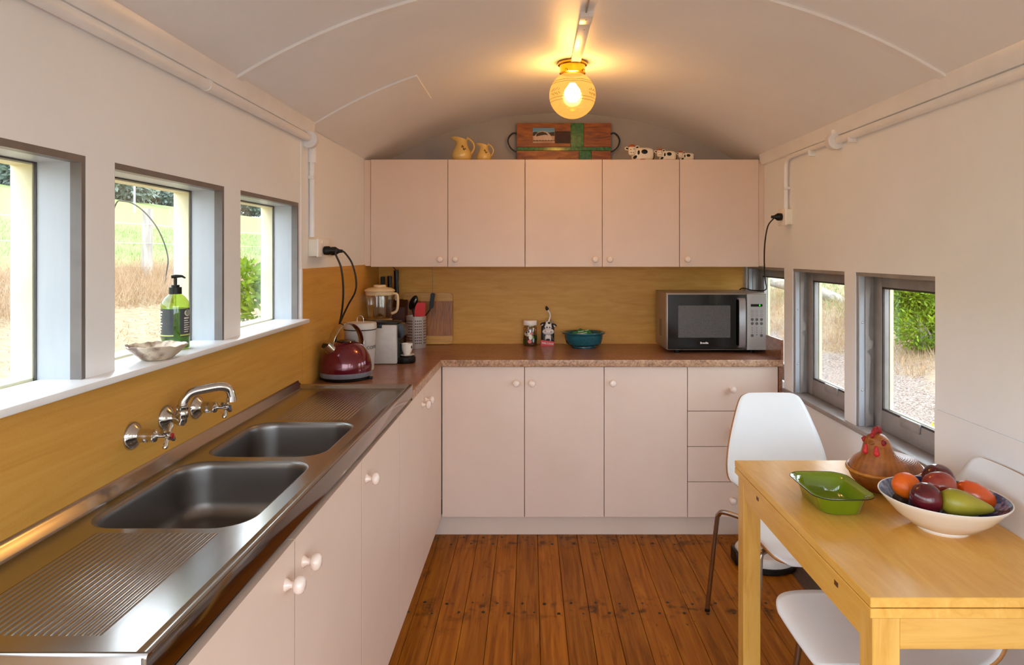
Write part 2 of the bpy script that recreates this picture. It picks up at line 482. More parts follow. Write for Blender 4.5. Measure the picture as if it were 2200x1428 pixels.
# --- right windows: jamb with notched strap rail, grey sash, pane, cream outside casing
def right_window(k, y0, y1, lab):
    w = thing('window_%d' % k, lab, 'window', (XR, (y0 + y1) / 2, RZ0), kind='structure')
    xs, xg = 1.335, 1.352
    z0, z1 = RZ0 + .012, RZ1
    b = B()                                              # sash
    sw = .062
    b.box(xs, xs + .032, y1 - sw, y1, z0, z1, .003); b.box(xs, xs + .032, y0, y0 + sw, z0, z1, .003)
    b.box(xs, xs + .032, y0 + sw, y1 - sw, z1 - .055, z1, .003); b.box(xs, xs + .032, y0 + sw, y1 - sw, z0, z0 + .075, .003)
    b.build('sash', GREY, w)
    b = B()
    a0, a1, c0, c1 = y0 + sw - .001, y1 - sw + .001, z0 + .074, z1 - .054
    b.box(xs + .004, xs + .01, a1 - .008, a1, c0, c1); b.box(xs + .004, xs + .01, a0, a1, c1 - .008, c1); b.box(xs + .004, xs + .01, a0, a1, c0, c0 + .008)
    b.build('glazing_bead', DGREY, w)
    B().box(xg, xg + .003, y0 + sw, y1 - sw, z0 + .075, z1 - .055).build('pane', GLASS, w)
    ym = (y0 + y1) / 2
    B().box(xs - .007, xs + .002, ym - .06, ym + .06, z0 + .05, z0 + .085, .002).build('finger_lift', GREY, w)
    b = B().box(XR + .004, xs, y1 - .006, y1 - .0005, RZ0, z1 - .001).box(XR + .004, 1.385, y0, y1, z1 - .014, z1 - .001)
    b.build('jamb', GREY, w)
    B().box(XR + .008, XR + .030, y1 - .016, y1 - .006, RZ0 + .012, z1 - .004, .002).build('light_strip', JAMB, w)
    # notched rail: an edge that steps in twice
    H = z1 - RZ0
    pr = []
    for s0 in (0.02, 0.50):
        pr += [(XR + .036, RZ0 + H * (s0 + .00)), (XR + .056, RZ0 + H * (s0 + .02)), (XR + .060, RZ0 + H * (s0 + .06)), (XR + .050, RZ0 + H * (s0 + .075)), (XR + .042, RZ0 + H * (s0 + .10)), (XR + .046, RZ0 + H * (s0 + .30)), (XR + .052, RZ0 + H * (s0 + .44))]
    pr.append((XR + .052, z1 - .004))
    poly = [(XR + .030, RZ0 + .012)] + pr + [(XR + .030, z1 - .004)]
    b = B()
    lo = [Vector((p[0], y1 - .020, p[1])) for p in poly]; hi = [Vector((p[0], y1 - .006, p[1])) for p in poly]
    b.loft([lo, hi]); b.build('notched_rail', GREY, w, smooth=25)
    for zz in (0.25, 0.68): B().sph((XR + .019, y1 - .017, RZ0 + H * zz), (.004, .003, .004), 8, 6).build('screw_head', CHROME, w)
    b = B()
    q0, q1, r0, r1 = y0 + sw, y1 - sw, z0 + .075, z1 - .055            # cream outer face of the sash
    xa, xb = xs + .0325, xs + .046
    b.box(xa, xb, q1 - .002, y1 + .01, r0 - .02, r1 + .02); b.box(xa, xb, y0 - .01, q0 + .002, r0 - .02, r1 + .02)
    b.box(xa, xb, q0, q1, r1 - .002, r1 + .02); b.box(xa, xb, q0, q1, r0 - .02, r0 + .002)
    b.build('outer_casing', CREAM, w)
right_window(4, RWIN[2][0], RWIN[2][1], 'narrow view of grey window behind the microwave')
right_window(5, RWIN[1][0], RWIN[1][1], 'grey sash window between two posts looking out on a log')
right_window(6, RWIN[0][0], RWIN[0][1], 'grey sash window behind the table looking out on a green bush')
# right sill and lower wall pieces
B().box(XR - .012, 1.345, 2.09, 3.37, RZ0 - .008, RZ0 + .012, .003).build('window_sill', GREY, wr)
B().box(XR - .004, XR, 0.85, 2.1065, .95, ZE - .02).build('wall_panel', WALL, wr)
B().box(XR - .006, XR, 0.85, 2.1065, .0, .948).build('wall_panel', WALL, wr)

# --- cornices
for k, (sx, x) in enumerate(((1, XL), (-1, XR))):
    prof = [(x, ZE - .035), (x + sx * .016, ZE - .030), (x + sx * .026, ZE - .012), (x + sx * .030, ceil_z(x + sx * .030) + .004), (x, ZE + .01)]
    t = B().prism(prof, 1, Y0, 3.655 if k else 2.74).build('trim_%d' % (k + 1), TRIMW)
    tag(t, ['white cornice strip along the left wall above the conduit', 'white cornice strip along the right wall above the conduit'][k], 'trim', kind='structure')

# ------------------------------------------------------------------ base cabinets
YD = 3.40                                              # door face of the back run
def fx(y): return -0.450 - 0.0085 * (3.4 - y)          # door face of the left run (not quite parallel to the wall)
def knob(parent, c, d, s=1.0):
    prof = [(.0, 0), (.0115, 0), (.0118, .002), (.0085, .006), (.0062, .010), (.0062, .014), (.0095, .0165), (.0145, .019), (.0165, .0235), (.0165, .0275), (.0145, .032), (.0095, .0350), (0, .0362)]
    z = Vector(d).normalized(); M = Vector((0, 0, 1)).rotation_difference(z).to_matrix()
    B().lathe([(r * s, h * s) for r, h in prof], c, 20, M=M).build('knob', KNOB, parent, 50)

def left_unit(label, y0, y1, doors):
    o = thing('base_cabinet', label, 'cabinet', (fx((y0 + y1) / 2) - .2, (y0 + y1) / 2, 0), 'pale pink base cabinets')
    sh = lambda v: Vector((v.x + fx(v.y), v.y, v.z))
    B().box(XL + .46 + .0, -.019, y0 + .001, y1 - .001, .10, .862 if y0 > 2.3 else .76).warp(lambda v: Vector((fx(v.y) - .02 if v.x > -.2 else XL + .01, v.y, v.z))).build('carcass', CABIN, o)
    B().box(-.06, -.045, y0, y1, 0, .10).warp(sh).build('kickboard', CAB, o)
    for a, c, ky in doors:
        d = B().box(-.018, 0, a + .0014, c - .0014, .105, .866, .0003, 1).warp(sh).build('door', CAB, o)
        B().box(-.0175, -.0004, a + .0008, a + .00145, .1055, .8615).warp(sh).build('seam_shade', pm('brown_seam_shade', '#3e2f25', '#463529', 30, .6), d, 0)  # dark sliver added so the door seam reads as a shaded gap
        knob(d, (fx(ky), ky, .80), (1, 0, 0), 1.05)
left_unit('double door base cabinet under the near drainer', .845, 1.846, [(.845, 1.337, 1.288), (1.337, 1.846, 1.385)])
left_unit('single door base cabinet under the far sink bowl', 1.846, 2.362, [(1.846, 2.362, 1.897)])
left_unit('double door base cabinet beside the inside corner', 2.362, 3.398, [(2.362, 2.869, 2.825), (2.869, 3.398, 2.915)])

def back_unit(label, x0, x1, fronts):
    o = thing('base_cabinet', label, 'cabinet', ((x0 + x1) / 2, YD + .3, 0), 'pale pink base cabinets')
    B().box(x0 + .001, x1 - .001, YD + .02, YB - .02, .10, .862).build('carcass', CABIN, o)
    B().box(x0 if x0 > -.4 else -.57, x1, YD + .045, YD + .06, 0, .10).build('kickboard', CAB, o)
    for nm, a, c, z0, z1, kx, kz in fronts:
        d = B().box(a + .0015, c - .0015, YD, YD + .018, z0 + .0015, z1 - .0015, .0012, 1).build(nm, CAB, o)
        knob(d, (kx, YD, kz), (0, -1, 0), 1.05)
kx = lambda px: (px - VX) * (YD - .03) / FPX
back_unit('double door base cabinet left of centre below the worktop', -.448, .3693, [('door', -.448, -.0317, .1035, .8635, kx(1109), .783), ('door', -.0317, .3693, .1035, .8635, kx(1143), .783)])
back_unit('single door base cabinet beside the drawers', .3693, .789, [('door', .3693, .789, .1035, .8635, kx(1317), .783)])
zz = [.8635, .639, .4607, .2825, .1035]
back_unit('four drawer base cabinet under the microwave', .789, 1.246, [('drawer', .789, 1.246, zz[k + 1], zz[k], kx(1576), (.751, .551, .372, .193)[k]) for k in range(4)])
ep = B().box(1.2475, XR - .0005, YD - .004, YB - .01, .0, .864)
tag(ep.build('cabinet_end_panel', TOPM), 'brown laminate end panel between the drawers and the right wall', 'panel')

# ------------------------------------------------------------------ worktop (L shape)
YC, ZT = 3.385, 0.90
wt = thing('worktop', 'mottled brown laminate worktop running round the corner to the microwave', 'worktop', (0, 3.7, .867))
top = [(XL + .006, 2.604), (fx(2.6) - .002, 2.604), (-.452, YC + .002), (XR - .001, YC + .002), (XR - .001, YB - .006), (XL + .006, YB - .006)]
b = B(); b.prism(top, 2, .868, ZT); b.build('top', TOPM, wt)
b = B().box(-.449, XR - .001, YC - .006, YC + .002, .866, ZT + .0005, .002)
b.build('front_edge', EDGEM, wt)
b = B(); b.prism([(-.449, YC + .001), (-.457, YC + .001), (fx(2.604) - .008, 2.604), (fx(2.604), 2.604)], 2, .866, ZT + .0005)
b.build('front_edge', EDGEM, wt)
B().box(XR - .012, XR - .0005, YC - .004, YB - .006, ZT, 1.0, .001, 1).build('upstand', TOPM, wt)

# ------------------------------------------------------------------ sink unit
SY0, SY1 = .8417, 2.600
def sfront(y): return -.455 - .0139 * (SY1 - y)
def swarp(v):                                          # stretch so the front edge follows the slightly skew cabinets
    w = min(max((v.x - XL) / .45, 0), 1.2)
    return Vector((v.x + (sfront(v.y) + .455) * w, v.y, v.z))
ZB = .918
sk = thing('sink_unit', 'long stainless steel double bowl sink with ribbed drainers on both sides', 'sink', (-.68, 1.72, .88))
bowls = [(-.852, -.520, 1.262, 1.674), (-.838, -.518, 1.706, 2.062)]
bm = bmesh.new()
def loop(pts, z):
    vs = [bm.verts.new((p[0], p[1], z)) for p in pts]
    return [bm.edges.new((vs[k], vs[(k + 1) % len(vs)])) for k in range(len(vs))]
edges = loop([(-.875, SY0 + .024), (-.487, SY0 + .024), (-.487, SY1 - .024), (-.875, SY1 - .024)], ZB)
for x0, x1, y0, y1 in bowls: edges += loop(rrect(x0, x1, y0, y1, .07, 8), ZB)
bmesh.ops.triangle_fill(bm, edges=edges, use_beauty=True)
b = B(); b.merge(bm); b.warp(swarp); b.build('bed', STEEL, sk)
b = B()                                                # rolled rim round the bed
fr = [(-.487, ZB), (-.480, ZB + .0015), (-.473, ZB + .0075), (-.468, ZB + .011), (-.4605, ZB + .012), (-.4565, ZB + .0105), (-.4565, ZB + .002), (-.487, ZB - .004)]
b.prism([(x, z) for x, z in fr], 1, SY0 + .010, SY1 - .004)
b.warp(swarp); b.build('front_rim', STEEL, sk, 50)
b = B().box(-.4625, -.4549, SY0 - .0006, SY1, .880, ZB + .0095, .0015, 2); b.warp(swarp); b.build('front_edge', EDGEST, sk, 30)
b = B()
en = [(SY1 - .024, ZB), (SY1 - .018, ZB + .004), (SY1 - .011, ZB + .011), (SY1 - .004, ZB + .013), (SY1, ZB + .009), (SY1, ZB - .017), (SY1 - .006, ZB - .017), (SY1 - .006, ZB - .004)]
b.prism(en, 0, -.90, -.4552); b.warp(swarp); b.build('end_rim', STEEL, sk, 50)
b = B()
en = [(SY0 + .024, ZB), (SY0 + .018, ZB + .004), (SY0 + .011, ZB + .011), (SY0 + .004, ZB + .013), (SY0, ZB + .009), (SY0, .882), (SY0 + .006, .882), (SY0 + .006, ZB - .004)]
b.prism(en, 0, -.90, -.4552); b.warp(swarp); b.build('end_rim', STEEL, sk, 50)
b = B()
bk = [(-.875, ZB), (-.881, ZB + .003), (-.886, ZB + .014), (-.892, ZB + .018), (-.896, ZB + .026), (-.8985, ZB + .026), (-.8985, ZB - .01), (-.875, ZB - .01)]
b.prism(bk, 1, SY0, SY1); b.build('back_rim', STEEL, sk, 50)
for x0, x1, y0, y1 in bowls:
    b = B(); rings = []
    for ins, z, r in ((0, ZB, .07), (.003, ZB - .0008, .07), (.006, ZB - .004, .069), (.0085, ZB - .010, .068), (.0092, ZB - .016, .068), (.0095, ZB - .022, .068), (.011, ZB - .05, .067), (.014, ZB - .095, .064), (.0175, ZB - .110, .062), (.025, ZB - .121, .058), (.040, ZB - .127, .05), (.08, ZB - .129, .04), (.13, ZB - .131, .02)):
        rings.append([Vector((p[0], p[1], z)) for p in rrect(x0 + ins, x1 - ins, y0 + ins, y1 - ins, r, 8)])
    b.loft(rings, True, (False, True)); b.warp(swarp)
    bo = b.build('bowl', BOWLST, sk, 60)
    cx, cy = (x0 + x1) / 2, (y0 + y1) / 2
    B().lathe([(0, .004), (.02, .004), (.024, .006), (.036, .005), (.038, .001), (0, .0)], (cx, cy, ZB - .1315), 24).build('drain', CHROME, bo, 40)
for y0, y1, inset in ((.905, 1.245, 0), (2.085, 2.545, 0)):
    b = B()
    for k in range(21):
        x = -.79 + k * .0113
        prof = [(x - .0046, ZB - .0005), (x - .0034, ZB + .0009), (x, ZB + .0012), (x + .0034, ZB + .0009), (x + .0046, ZB - .0005)]
        b.loft([[Vector((p[0], y0 + .0, ZB - .0005)) for p in prof], [Vector((p[0], y0 + .008, p[1])) for p in prof], [Vector((p[0], y1 - .008, p[1])) for p in prof], [Vector((p[0], y1, ZB - .0005)) for p in prof]])
    b.warp(swarp); b.build('drainer_ribs', STEEL, sk, 60)

# ------------------------------------------------------------------ wall taps
def flange(b, c, r=.032):
    M = Matrix.Rotation(PI / 2, 3, 'Y')
    b.lathe([(0, 0), (r, 0), (r, .003), (r * .9, .008), (r * .66, .014), (r * .5, .018), (r * .42, .022), (0, .022)], c, 28, M=M)
def wall_tap(label, y, z, red):
    o = thing('wall_tap', label, 'tap', (XL, y, z))
    x = XL + .006
    b = B(); flange(b, (x, y, z)); b.build('flange', CHROME, o, 50)
    M = Matrix.Rotation(PI / 2, 3, 'Y')
    b = B().lathe([(.015, .020), (.0155, .036), (.013, .044), (.015, .048), (.014, .054), (.006, .058), (.0045, .062), (.0045, .078), (.009, .080), (.009, .088), (.005, .091), (0, .091)], (x, y, z), 20, M=M)
    b.build('spindle', CHROME, o, 50)
    for k in range(4):
        a = PI / 4 + k * PI / 2 + .25
        d = Vector((0, math.cos(a), math.sin(a)))
        c = Vector((x + .082, y, z))
        B().tube([c + d * .004, c + d * .014, c + d * .024, c + d * .029], [.0042, .0042, .0062, .0045], 10).build('handle', CHROME, o, 50)
    M = Matrix.Rotation(PI / 2, 3, 'Y')
    B().lathe([(0, .089), (.0065, .0905), (.006, .093), (0, .094)], (x, y, z), 14, M=M).build('button', pm('tap_button_' + label[:4], '#a01418' if red else '#4c5a6c', None, 20, .3), o)
wall_tap('chrome cross handle wall tap with red button, nearest the camera', 1.52, 1.022, True)
wall_tap('chrome cross handle wall tap behind the spout', 1.811, 1.020, False)
sp = thing('sink_spout', 'chrome swivel spout between the two wall taps', 'tap', (XL, 1.66, 1.028))
b = B(); flange(b, (XL + .006, 1.66, 1.028)); b.build('flange', CHROME, sp, 50)
e = Vector((-.857, 1.66, 1.022))
b = B(); b.tube(catmull([(XL + .02, 1.66, 1.028), (XL + .035, 1.66, 1.026), e + Vector((-.002, 0, -.003)), e + Vector((0, 0, .012)), e + Vector((0, 0, .028))]), .0115, 16)
b.lathe([(.0125, 0), (.014, .002), (.014, .018), (.0125, .020)], e + Vector((0, 0, .006)), 20)
b.build('elbow', CHROME, sp, 50)
B().lathe([(.0135, 0), (.0148, .002), (.0148, .008), (.012, .010)], e + Vector((0, 0, .027)), 20).build('collar', CHROME, sp, 50)
d = Vector((.80, .60, 0)).normalized()
pts = [e + Vector((0, 0, .034)), e + d * .004 + Vector((0, 0, .05)), e + d * .02 + Vector((0, 0, .066)), e + d * .05 + Vector((0, 0, .071)), e + d * .085 + Vector((0, 0, .073)), e + d * .105 + Vector((0, 0, .066)), e + d * .112 + Vector((0, 0, .048)), e + d * .113 + Vector((0, 0, .036))]
B().tube(catmull(pts), .0108, 16).build('pipe', CHROME, sp, 60)
B().cyl(pts[-1] + Vector((0, 0, .006)), pts[-1] - Vector((0, 0, .004)), .0125, n=18).build('nozzle', CHROME, sp, 50)

# ------------------------------------------------------------------ wall cupboards
YU, UZ0, UZ1 = 3.66, 1.3605, 1.941
ux = lambda px: (px - VX) * YU / FPX
def wall_unit(label, pxs, knobs, fill=None):
    x0, x1 = ux(pxs[0]), ux(pxs[-1])
    o = thing('wall_cupboard', label, 'cupboard', ((x0 + x1) / 2, YU + .16, UZ0), 'pale pink wall cupboards')
    B().box(x0 + .0008, x1 - .0008, YU + .0185, YB - .007, UZ0 + .002, UZ1, .001, 1).build('carcass', CAB, o)
    for k in range(len(pxs) - 1):
        d = B().box(ux(pxs[k]) + .0016, ux(pxs[k + 1]) - .0016, YU, YU + .017, UZ0, UZ1 + .0015, .0012, 1).build('door', CAB, o)
        knob(d, ((knobs[k] - VX) * (YU - .03) / FPX, YU, CZ - (557 - VY) * (YU - .03) / FPX), (0, -1, 0), 1.05)
    if fill:
        B().box(fill[0], fill[1], YU + .006, YU + .03, UZ0 + .005, UZ1).build('filler_strip', CAB, o)
wall_unit('double door wall cupboard with the yellow jugs on top', [796, 962, 1128], [945, 978], (XL + .001, ux(796) - .001))
wall_unit('double door wall cupboard in the middle under the wooden board', [1128, 1294, 1460], [1279, 1311])
wall_unit('single door wall cupboard at the right end', [1460, 1630.5], [1478], (ux(1630.5) + .001, XR - .001))

# ------------------------------------------------------------------ ceiling lamp
LY, LX = 2.935, .181
LZ = ceil_z(LX)
lamp = thing('ceiling_lamp', 'round frosted globe ceiling lamp with brass collar, lit', 'lamp', (LX, LY, LZ))
BRASS = brushed('polished_brass', '#d9a630', 0.14, 0.24, (1, 1, 1))
b = B().lathe([(0, -.001), (.062, -.001), (.0645, -.008), (.063, -.014), (.056, -.017), (.0545, -.045), (.057, -.049), (.053, -.051), (0, -.051)], (LX, LY, LZ), 40)
b.build('collar', BRASS, lamp, 40)
for a in (0.35 - PI / 2 - .9, .35 - PI / 2 + .55, PI / 2): B().sph((LX + .058 * math.cos(a), LY + .058 * math.sin(a), LZ - .042), .005, 8, 6).build('thumb_screw', BRASS, lamp)
m, nt, bs, nn, ll = newmat('frosted_globe_glass')
nn.remove(bs)
tr = nn.new('ShaderNodeBsdfTransparent'); tr.inputs['Color'].default_value = (1, .88, .62, 1)
tl = nn.new('ShaderNodeBsdfTranslucent'); tl.inputs['Color'].default_value = (.07, .045, .014, 1)
em = nn.new('ShaderNodeEmission'); em.inputs['Color'].default_value = (1.0, .52, .12, 1); em.inputs['Strength'].default_value = .12
gl = nn.new('ShaderNodeBsdfGlossy'); gl.inputs['Roughness'].default_value = .12
m1 = nn.new('ShaderNodeMixShader'); m1.inputs[0].default_value = .5
m2 = nn.new('ShaderNodeAddShader'); m3 = nn.new('ShaderNodeMixShader'); m3.inputs[0].default_value = .05
ll.new(tr.outputs[0], m1.inputs[1]); ll.new(tl.outputs[0], m1.inputs[2]); ll.new(m1.outputs[0], m2.inputs[0]); ll.new(em.outputs[0], m2.inputs[1])
ll.new(m2.outputs[0], m3.inputs[1]); ll.new(gl.outputs[0], m3.inputs[2]); ll.new(m3.outputs[0], nn['Material Output'].inputs['Surface'])
GR, gz = .101, LZ - .144
prof = [(GR * math.sin(t), -GR * math.cos(t)) for t in [k / 24 * (PI - .52) for k in range(25)]]
gb = B().lathe(prof, (LX, LY, gz), 48, close=False)
globe = gb.build('globe', m, lamp, 80)
ETCH = pm('etched_amber_line', '#3a2206', '#4a2c0a', 30, .6)
for zo in (.052, .042, -.022, -.034):
    r = math.sqrt(GR ** 2 - zo ** 2)
    B().tube([(LX + (r + .0002) * math.cos(a * PI / 24), LY + (r + .0002) * math.sin(a * PI / 24), gz + zo) for a in range(49)], .0007, 5).build('etched_band', ETCH, globe)
for side in (-1, 1):
    b = B()
    for lp in range(5):
        a0 = -PI / 2 + side * .92 + (lp - 2) * .11
        for up in (-1, 1):
            pts = []
            for q in range(4):
                a = a0 + q * .03; zz2 = .002 + up * (.004 + q * .0045) * (1 if lp % 2 else .7)
                r = math.sqrt(GR ** 2 - zz2 ** 2) + .0004
                pts.append((LX + r * math.cos(a), LY + r * math.sin(a), gz + zz2))
            b.tube(pts, [.0004, .0012, .0010, .0003], 5)
    tag(b.build('etched_sprig', ETCH, globe), kind='stuff')
B().lathe([(0, -.042), (.018, -.038), (.031, -.025), (.036, -.006), (.032, .012), (.021, .028), (.013, .04), (0, .04)], (LX, LY, gz + .012), 24).build('bulb', emis('lit_bulb', '#ffd9a0', 30.0), lamp, 60)
ld = bpy.data.lights.new('lamp_light', 'POINT'); ld.energy = LAMP_W; ld.color = (1.0, .46, .09); ld.shadow_soft_size = .042
lo = bpy.data.objects.new('lamp_light', ld); COL.objects.link(lo); lo.location = (0, 0, gz + .01 - LZ); lo.parent = lamp
# surface duct that feeds the lamp
duct = thing('cable_duct', 'flat white cable duct on the ceiling leading to the lamp', 'cable duct', (.192, 2.6, LZ))
B().box(.171, .213, 2.40, 2.90, LZ - .016, LZ + .002, .002).build('cover', TRIMW, duct)
B().box(.1695, .2145, 2.315, 2.398, LZ - .019, LZ + .002, .002).build('end_box', TRIMW, duct)
B().cyl((.19, 2.32, LZ - .004), (.186, 1.2, LZ - .003), .003, n=8).build('cable', GREY, duct)
for y in (2.35, 2.46, 2.62, 2.82): B().sph((.192 + random.uniform(-.006, .006), y, LZ - (.019 if y < 2.4 else .0162)), (.003, .003, .0012), 8, 5).build('screw_head', GREY, duct)

# ------------------------------------------------------------------ conduits, sockets
cd = thing('electrical_conduit', 'white painted conduit along the top of the left wall, dropping to the double socket', 'conduit', (XL, 2.0, 1.5))
xp, zp = XL + .017, ZE - .052
B().tube([(xp, -1.15, zp), (xp, 2.68, zp)], .0155, 16).build('pipe', TRIMW, cd, 60)
b = B(); b.lathe([(0, -.016), (.031, -.016), (.033, -.013), (.033, .016), (0, .016)], (0, 0, 0), 28, M=Matrix.Rotation(PI / 2, 3, 'X').to_3x3())
b.warp(lambda v: v + Vector((xp + .004, 2.70, zp - .006))); b.build('junction_box', TRIMW, cd, 50)
B().tube(catmull([(xp, 2.70, zp), (xp, 2.735, zp - .002), (xp - .002, 2.752, zp - .016), (xp - .004, 2.755, zp - .05), (xp - .004, 2.755, zp - .09)]), .0175, 14).build('elbow', TRIMW, cd, 60)
B().tube([(xp - .005, 2.755, zp - .08), (xp - .005, 2.755, 1.50)], .0115, 14).build('pipe', TRIMW, cd, 60)
for c in ((xp, 1.85, zp), (xp, 0.4, zp)):
    B().tube([(c[0], c[1] - .009, c[2]), (c[0], c[1] + .009, c[2])], .0180, 16).build('clip', TRIMW, cd, 60)
B().box(XL, XL + .022, 2.738, 2.772, 1.735, 1.75, .002).build('clip', TRIMW, cd)

cr = thing('electrical_conduit', 'white painted conduit along the top of the right wall, bending down to the single socket', 'conduit', (XR, 2.0, 1.5))
xp, zp = XR - .0175, ZE - .052
B().tube([(xp, -1.15, zp), (xp, 2.74, zp)], .0155, 16).build('pipe', TRIMW, cr, 60)
b = B(); b.lathe([(0, -.02), (.031, -.02), (.034, -.016), (.034, .02), (0, .02)], (0, 0, 0), 28, M=Matrix.Rotation(PI / 2, 3, 'X').to_3x3())
b.warp(lambda v: v + Vector((xp - .004, 2.765, zp - .002))); b.cyl((xp - .004, 2.765, zp + .028), (xp - .004, 2.765, zp + .045), .014); b.build('junction_box', TRIMW, cr, 50)
zb = zp + .006
B().tube(catmull([(xp, 2.78, zb), (xp, 3.0, zb), (xp, 3.22, zb), (xp, 3.275, zb - .006), (xp, 3.302, zb - .036), (xp, 3.305, zb - .075), (xp, 3.305, 1.65)]), .0105, 14).build('pipe', TRIMW, cr, 60)
for y in (2.62, 3.0):
    B().box(xp - .014, XR, y, y + .014, zp - .028, zp + .004, .002).build('clip', TRIMW, cr)
B().box(XR - .028, XR, 3.29, 3.32, 1.745, 1.757, .002).build('clip', TRIMW, cr)

so = thing('wall_socket', 'cream double power socket on the left wall above the splashback', 'socket', (XL, 2.84, 1.456))
B().box(XL, XL + .034, 2.742, 2.94, 1.421, 1.491, .003).build('box', WPLAS, so)
B().box(XL + .034, XL + .043, 2.738, 2.944, 1.418, 1.494, .003).build('faceplate', WHITEP, so)
for y in (2.80, 2.885): B().box(XL + .043, XL + .047, y - .02, y - .006, 1.474, 1.488, .001, 1).build('switch', WPLAS, so)
sr = thing('wall_socket', 'cream single power socket on the right wall below the conduit', 'socket', (XR, 3.305, 1.61))
B().box(XR - .03, XR, 3.262, 3.348, 1.573, 1.648, .003).build('box', WPLAS, sr)
B().box(XR - .038, XR - .03, 3.258, 3.352, 1.570, 1.651, .003).build('faceplate', WHITEP, sr)

def cord(label, plug, dirn, pts, r=.0042):
    o = thing('power_cord', label, 'power cord', plug)
    p = Vector(plug); d = Vector(dirn).normalized()
    b = B().tube([p, p + d * .006, p + d * .02, p + d * .028, p + d * .036, p + d * .05], [.0175, .0185, .0185, .013, .008, .0065], 16)
    b.build('plug', BLACK, o, 40)
    B().tube(catmull([p + d * .045] + [Vector(q) for q in pts], 8), r, 8).build('cable', CORD, o, 60)
fp = XL + .0475
cord('black cord with plug in the nearer socket, hanging to the kettle', (fp, 2.805, 1.445), (1, 0, 0), [P(722, 548, 2.80), P(733, 576, 2.81), P(737.5, 620, 2.83), P(735, 665, 2.86), P(727, 705, 2.90), P(716, 735, 2.93), P(712, 770, 2.95), P(716, 812, 2.945), (-.76, 2.915, .9065)])
cord('black cord with plug in the farther socket, curving in front of the wall', (fp, 2.895, 1.443), (1, .05, 0), [P(741, 543, 2.905), P(756, 565, 2.92), P(765, 600, 2.93), P(763, 627, 2.94), P(748, 655, 2.96), P(732, 690, 2.98), P(722, 722, 3.0), P(720, 765, 3.03), P(726, 795, 3.07), (-.80, 3.12, .906), (-.80, 3.22, .906)])

# ------------------------------------------------------------------ things on the worktop
RED = pm('metallic_cranberry_enamel', '#5e041c', '#6c0824', 300, 0.16, metal=0.35, coat=0.8)
kc = Vector((-.790, 2.880, ZT))
kt = thing('kettle', 'shiny dark red dome kettle with chrome handle', 'kettle', kc)
B().lathe([(0, 0), (.098, 0), (.100, .003), (.100, .009), (.096, .012), (0, .012)], kc, 40).build('power_base', BLACK, kt, 40)
B().lathe([(.100, .0125), (.1055, .014), (.108, .022), (.1075, .034), (0, .034)], kc, 48).build('skirt', pm('grey_plastic_skirt', '#6f7078', '#7a7b82', 40, .35), kt, 40)
B().lathe([(.1075, .0345), (.1085, .05), (.1065, .075), (.0995, .100), (.086, .124), (.067, .143), (.044, .156), (.040, .157), (0, .157)], kc, 64).build('body', RED, kt, 40)
B().lathe([(.041, .1565), (.038, .161), (.02, .166), (0, .167)], kc, 32).build('lid', BLACKG, kt, 40)
sd = Vector((-.60, -.80, 0)).normalized()
b = B().tube([kc + sd * .060 + Vector((0, 0, .118)), kc + sd * .083 + Vector((0, 0, .136)), kc + sd * .104 + Vector((0, 0, .155))], [.027, .0225, .021], 24)
b.build('spout', CHROME, kt, 60)
B().tube([kc + sd * .1035 + Vector((0, 0, .1545)), kc + sd * .1042 + Vector((0, 0, .1552))], .018, 20).build('spout_opening', BLACK, kt)
hp = catmull([kc + sd * .083 + Vector((0, 0, .135)), kc + sd * .075 + Vector((0, 0, .165)), kc + sd * .052 + Vector((0, 0, .205)), kc + sd * .015 + Vector((0, 0, .232)), kc - sd * .03 + Vector((0, 0, .230)), kc - sd * .066 + Vector((0, 0, .200)), kc - sd * .083 + Vector((0, 0, .160)), kc - sd * .082 + Vector((0, 0, .128))], 6)
nrm = Vector((-sd.y, sd.x, 0)); rings = []
for i, p in enumerate(hp):
    t = (hp[min(i + 1, len(hp) - 1)] - hp[max(i - 1, 0)]).normalized(); o2 = t.cross(nrm)
    f = i / (len(hp) - 1); w = .023 - .007 * f
    rings.append([p + nrm * (w * math.cos(a * PI / 7)) + o2 * (.0045 * math.sin(a * PI / 7)) for a in range(14)])
B().loft(rings).build('handle', CHROME, kt, 60)
b = B()
for k in range(4): b.box(-.726 + k * .0045, -.7225 + k * .0045, 2.797 + k * .003, 2.7985 + k * .003, .944, .951 - (k % 2) * .001)
b.build('maker_mark', pm('silver_print', '#c9b9b4', None, 20, .4), kt)
B().box(-.694, -.672, 2.86, 2.876, .901, .911, .003).build('switch', BLACK, kt)

# canister
cc = Vector((-.785, 3.105, ZT))
cn = thing('storage_canister', 'grey white enamel canister with lettering and lidded wire loop, behind the kettle', 'canister', cc)
CANM = pm('pale_grey_enamel', '#c6c3c0', '#d0cdca', 12, .3)
B().lathe([(0, 0), (.060, 0), (.062, .004), (.071, .180), (.0725, .184), (0, .184)], cc, 48).build('body', CANM, cn, 40)
B().tube([cc + Vector((.0725 * math.cos(a * PI / 24), .0725 * math.sin(a * PI / 24), .186)) for a in range(49)], .0022, 8).build('black_rim', BLACK, cn)
B().lathe([(0, .188), (.0735, .188), (.0745, .192), (.0735, .212), (.070, .216), (.03, .220), (0, .221)], cc, 48).build('lid', CANM, cn, 40)
B().tube(catmull([cc + Vector((-.014, 0, .219)), cc + Vector((-.014, 0, .234)), cc + Vector((-.006, 0, .246)), cc + Vector((.006, 0, .246)), cc + Vector((.014, 0, .234)), cc + Vector((.014, 0, .219))]), .0022, 8).build('lid_loop', CHROME, cn)
def bendc(v):
    r = .0688; a = -PI / 2 + 1.24 + v.x / r
    return Vector((cc.x + r * math.cos(a) + .0006 * math.cos(a), cc.y + r * math.sin(a) + .0006 * math.sin(a), cc.z + .105 + v.y)) + Vector((math.cos(a), math.sin(a), 0)) * v.z
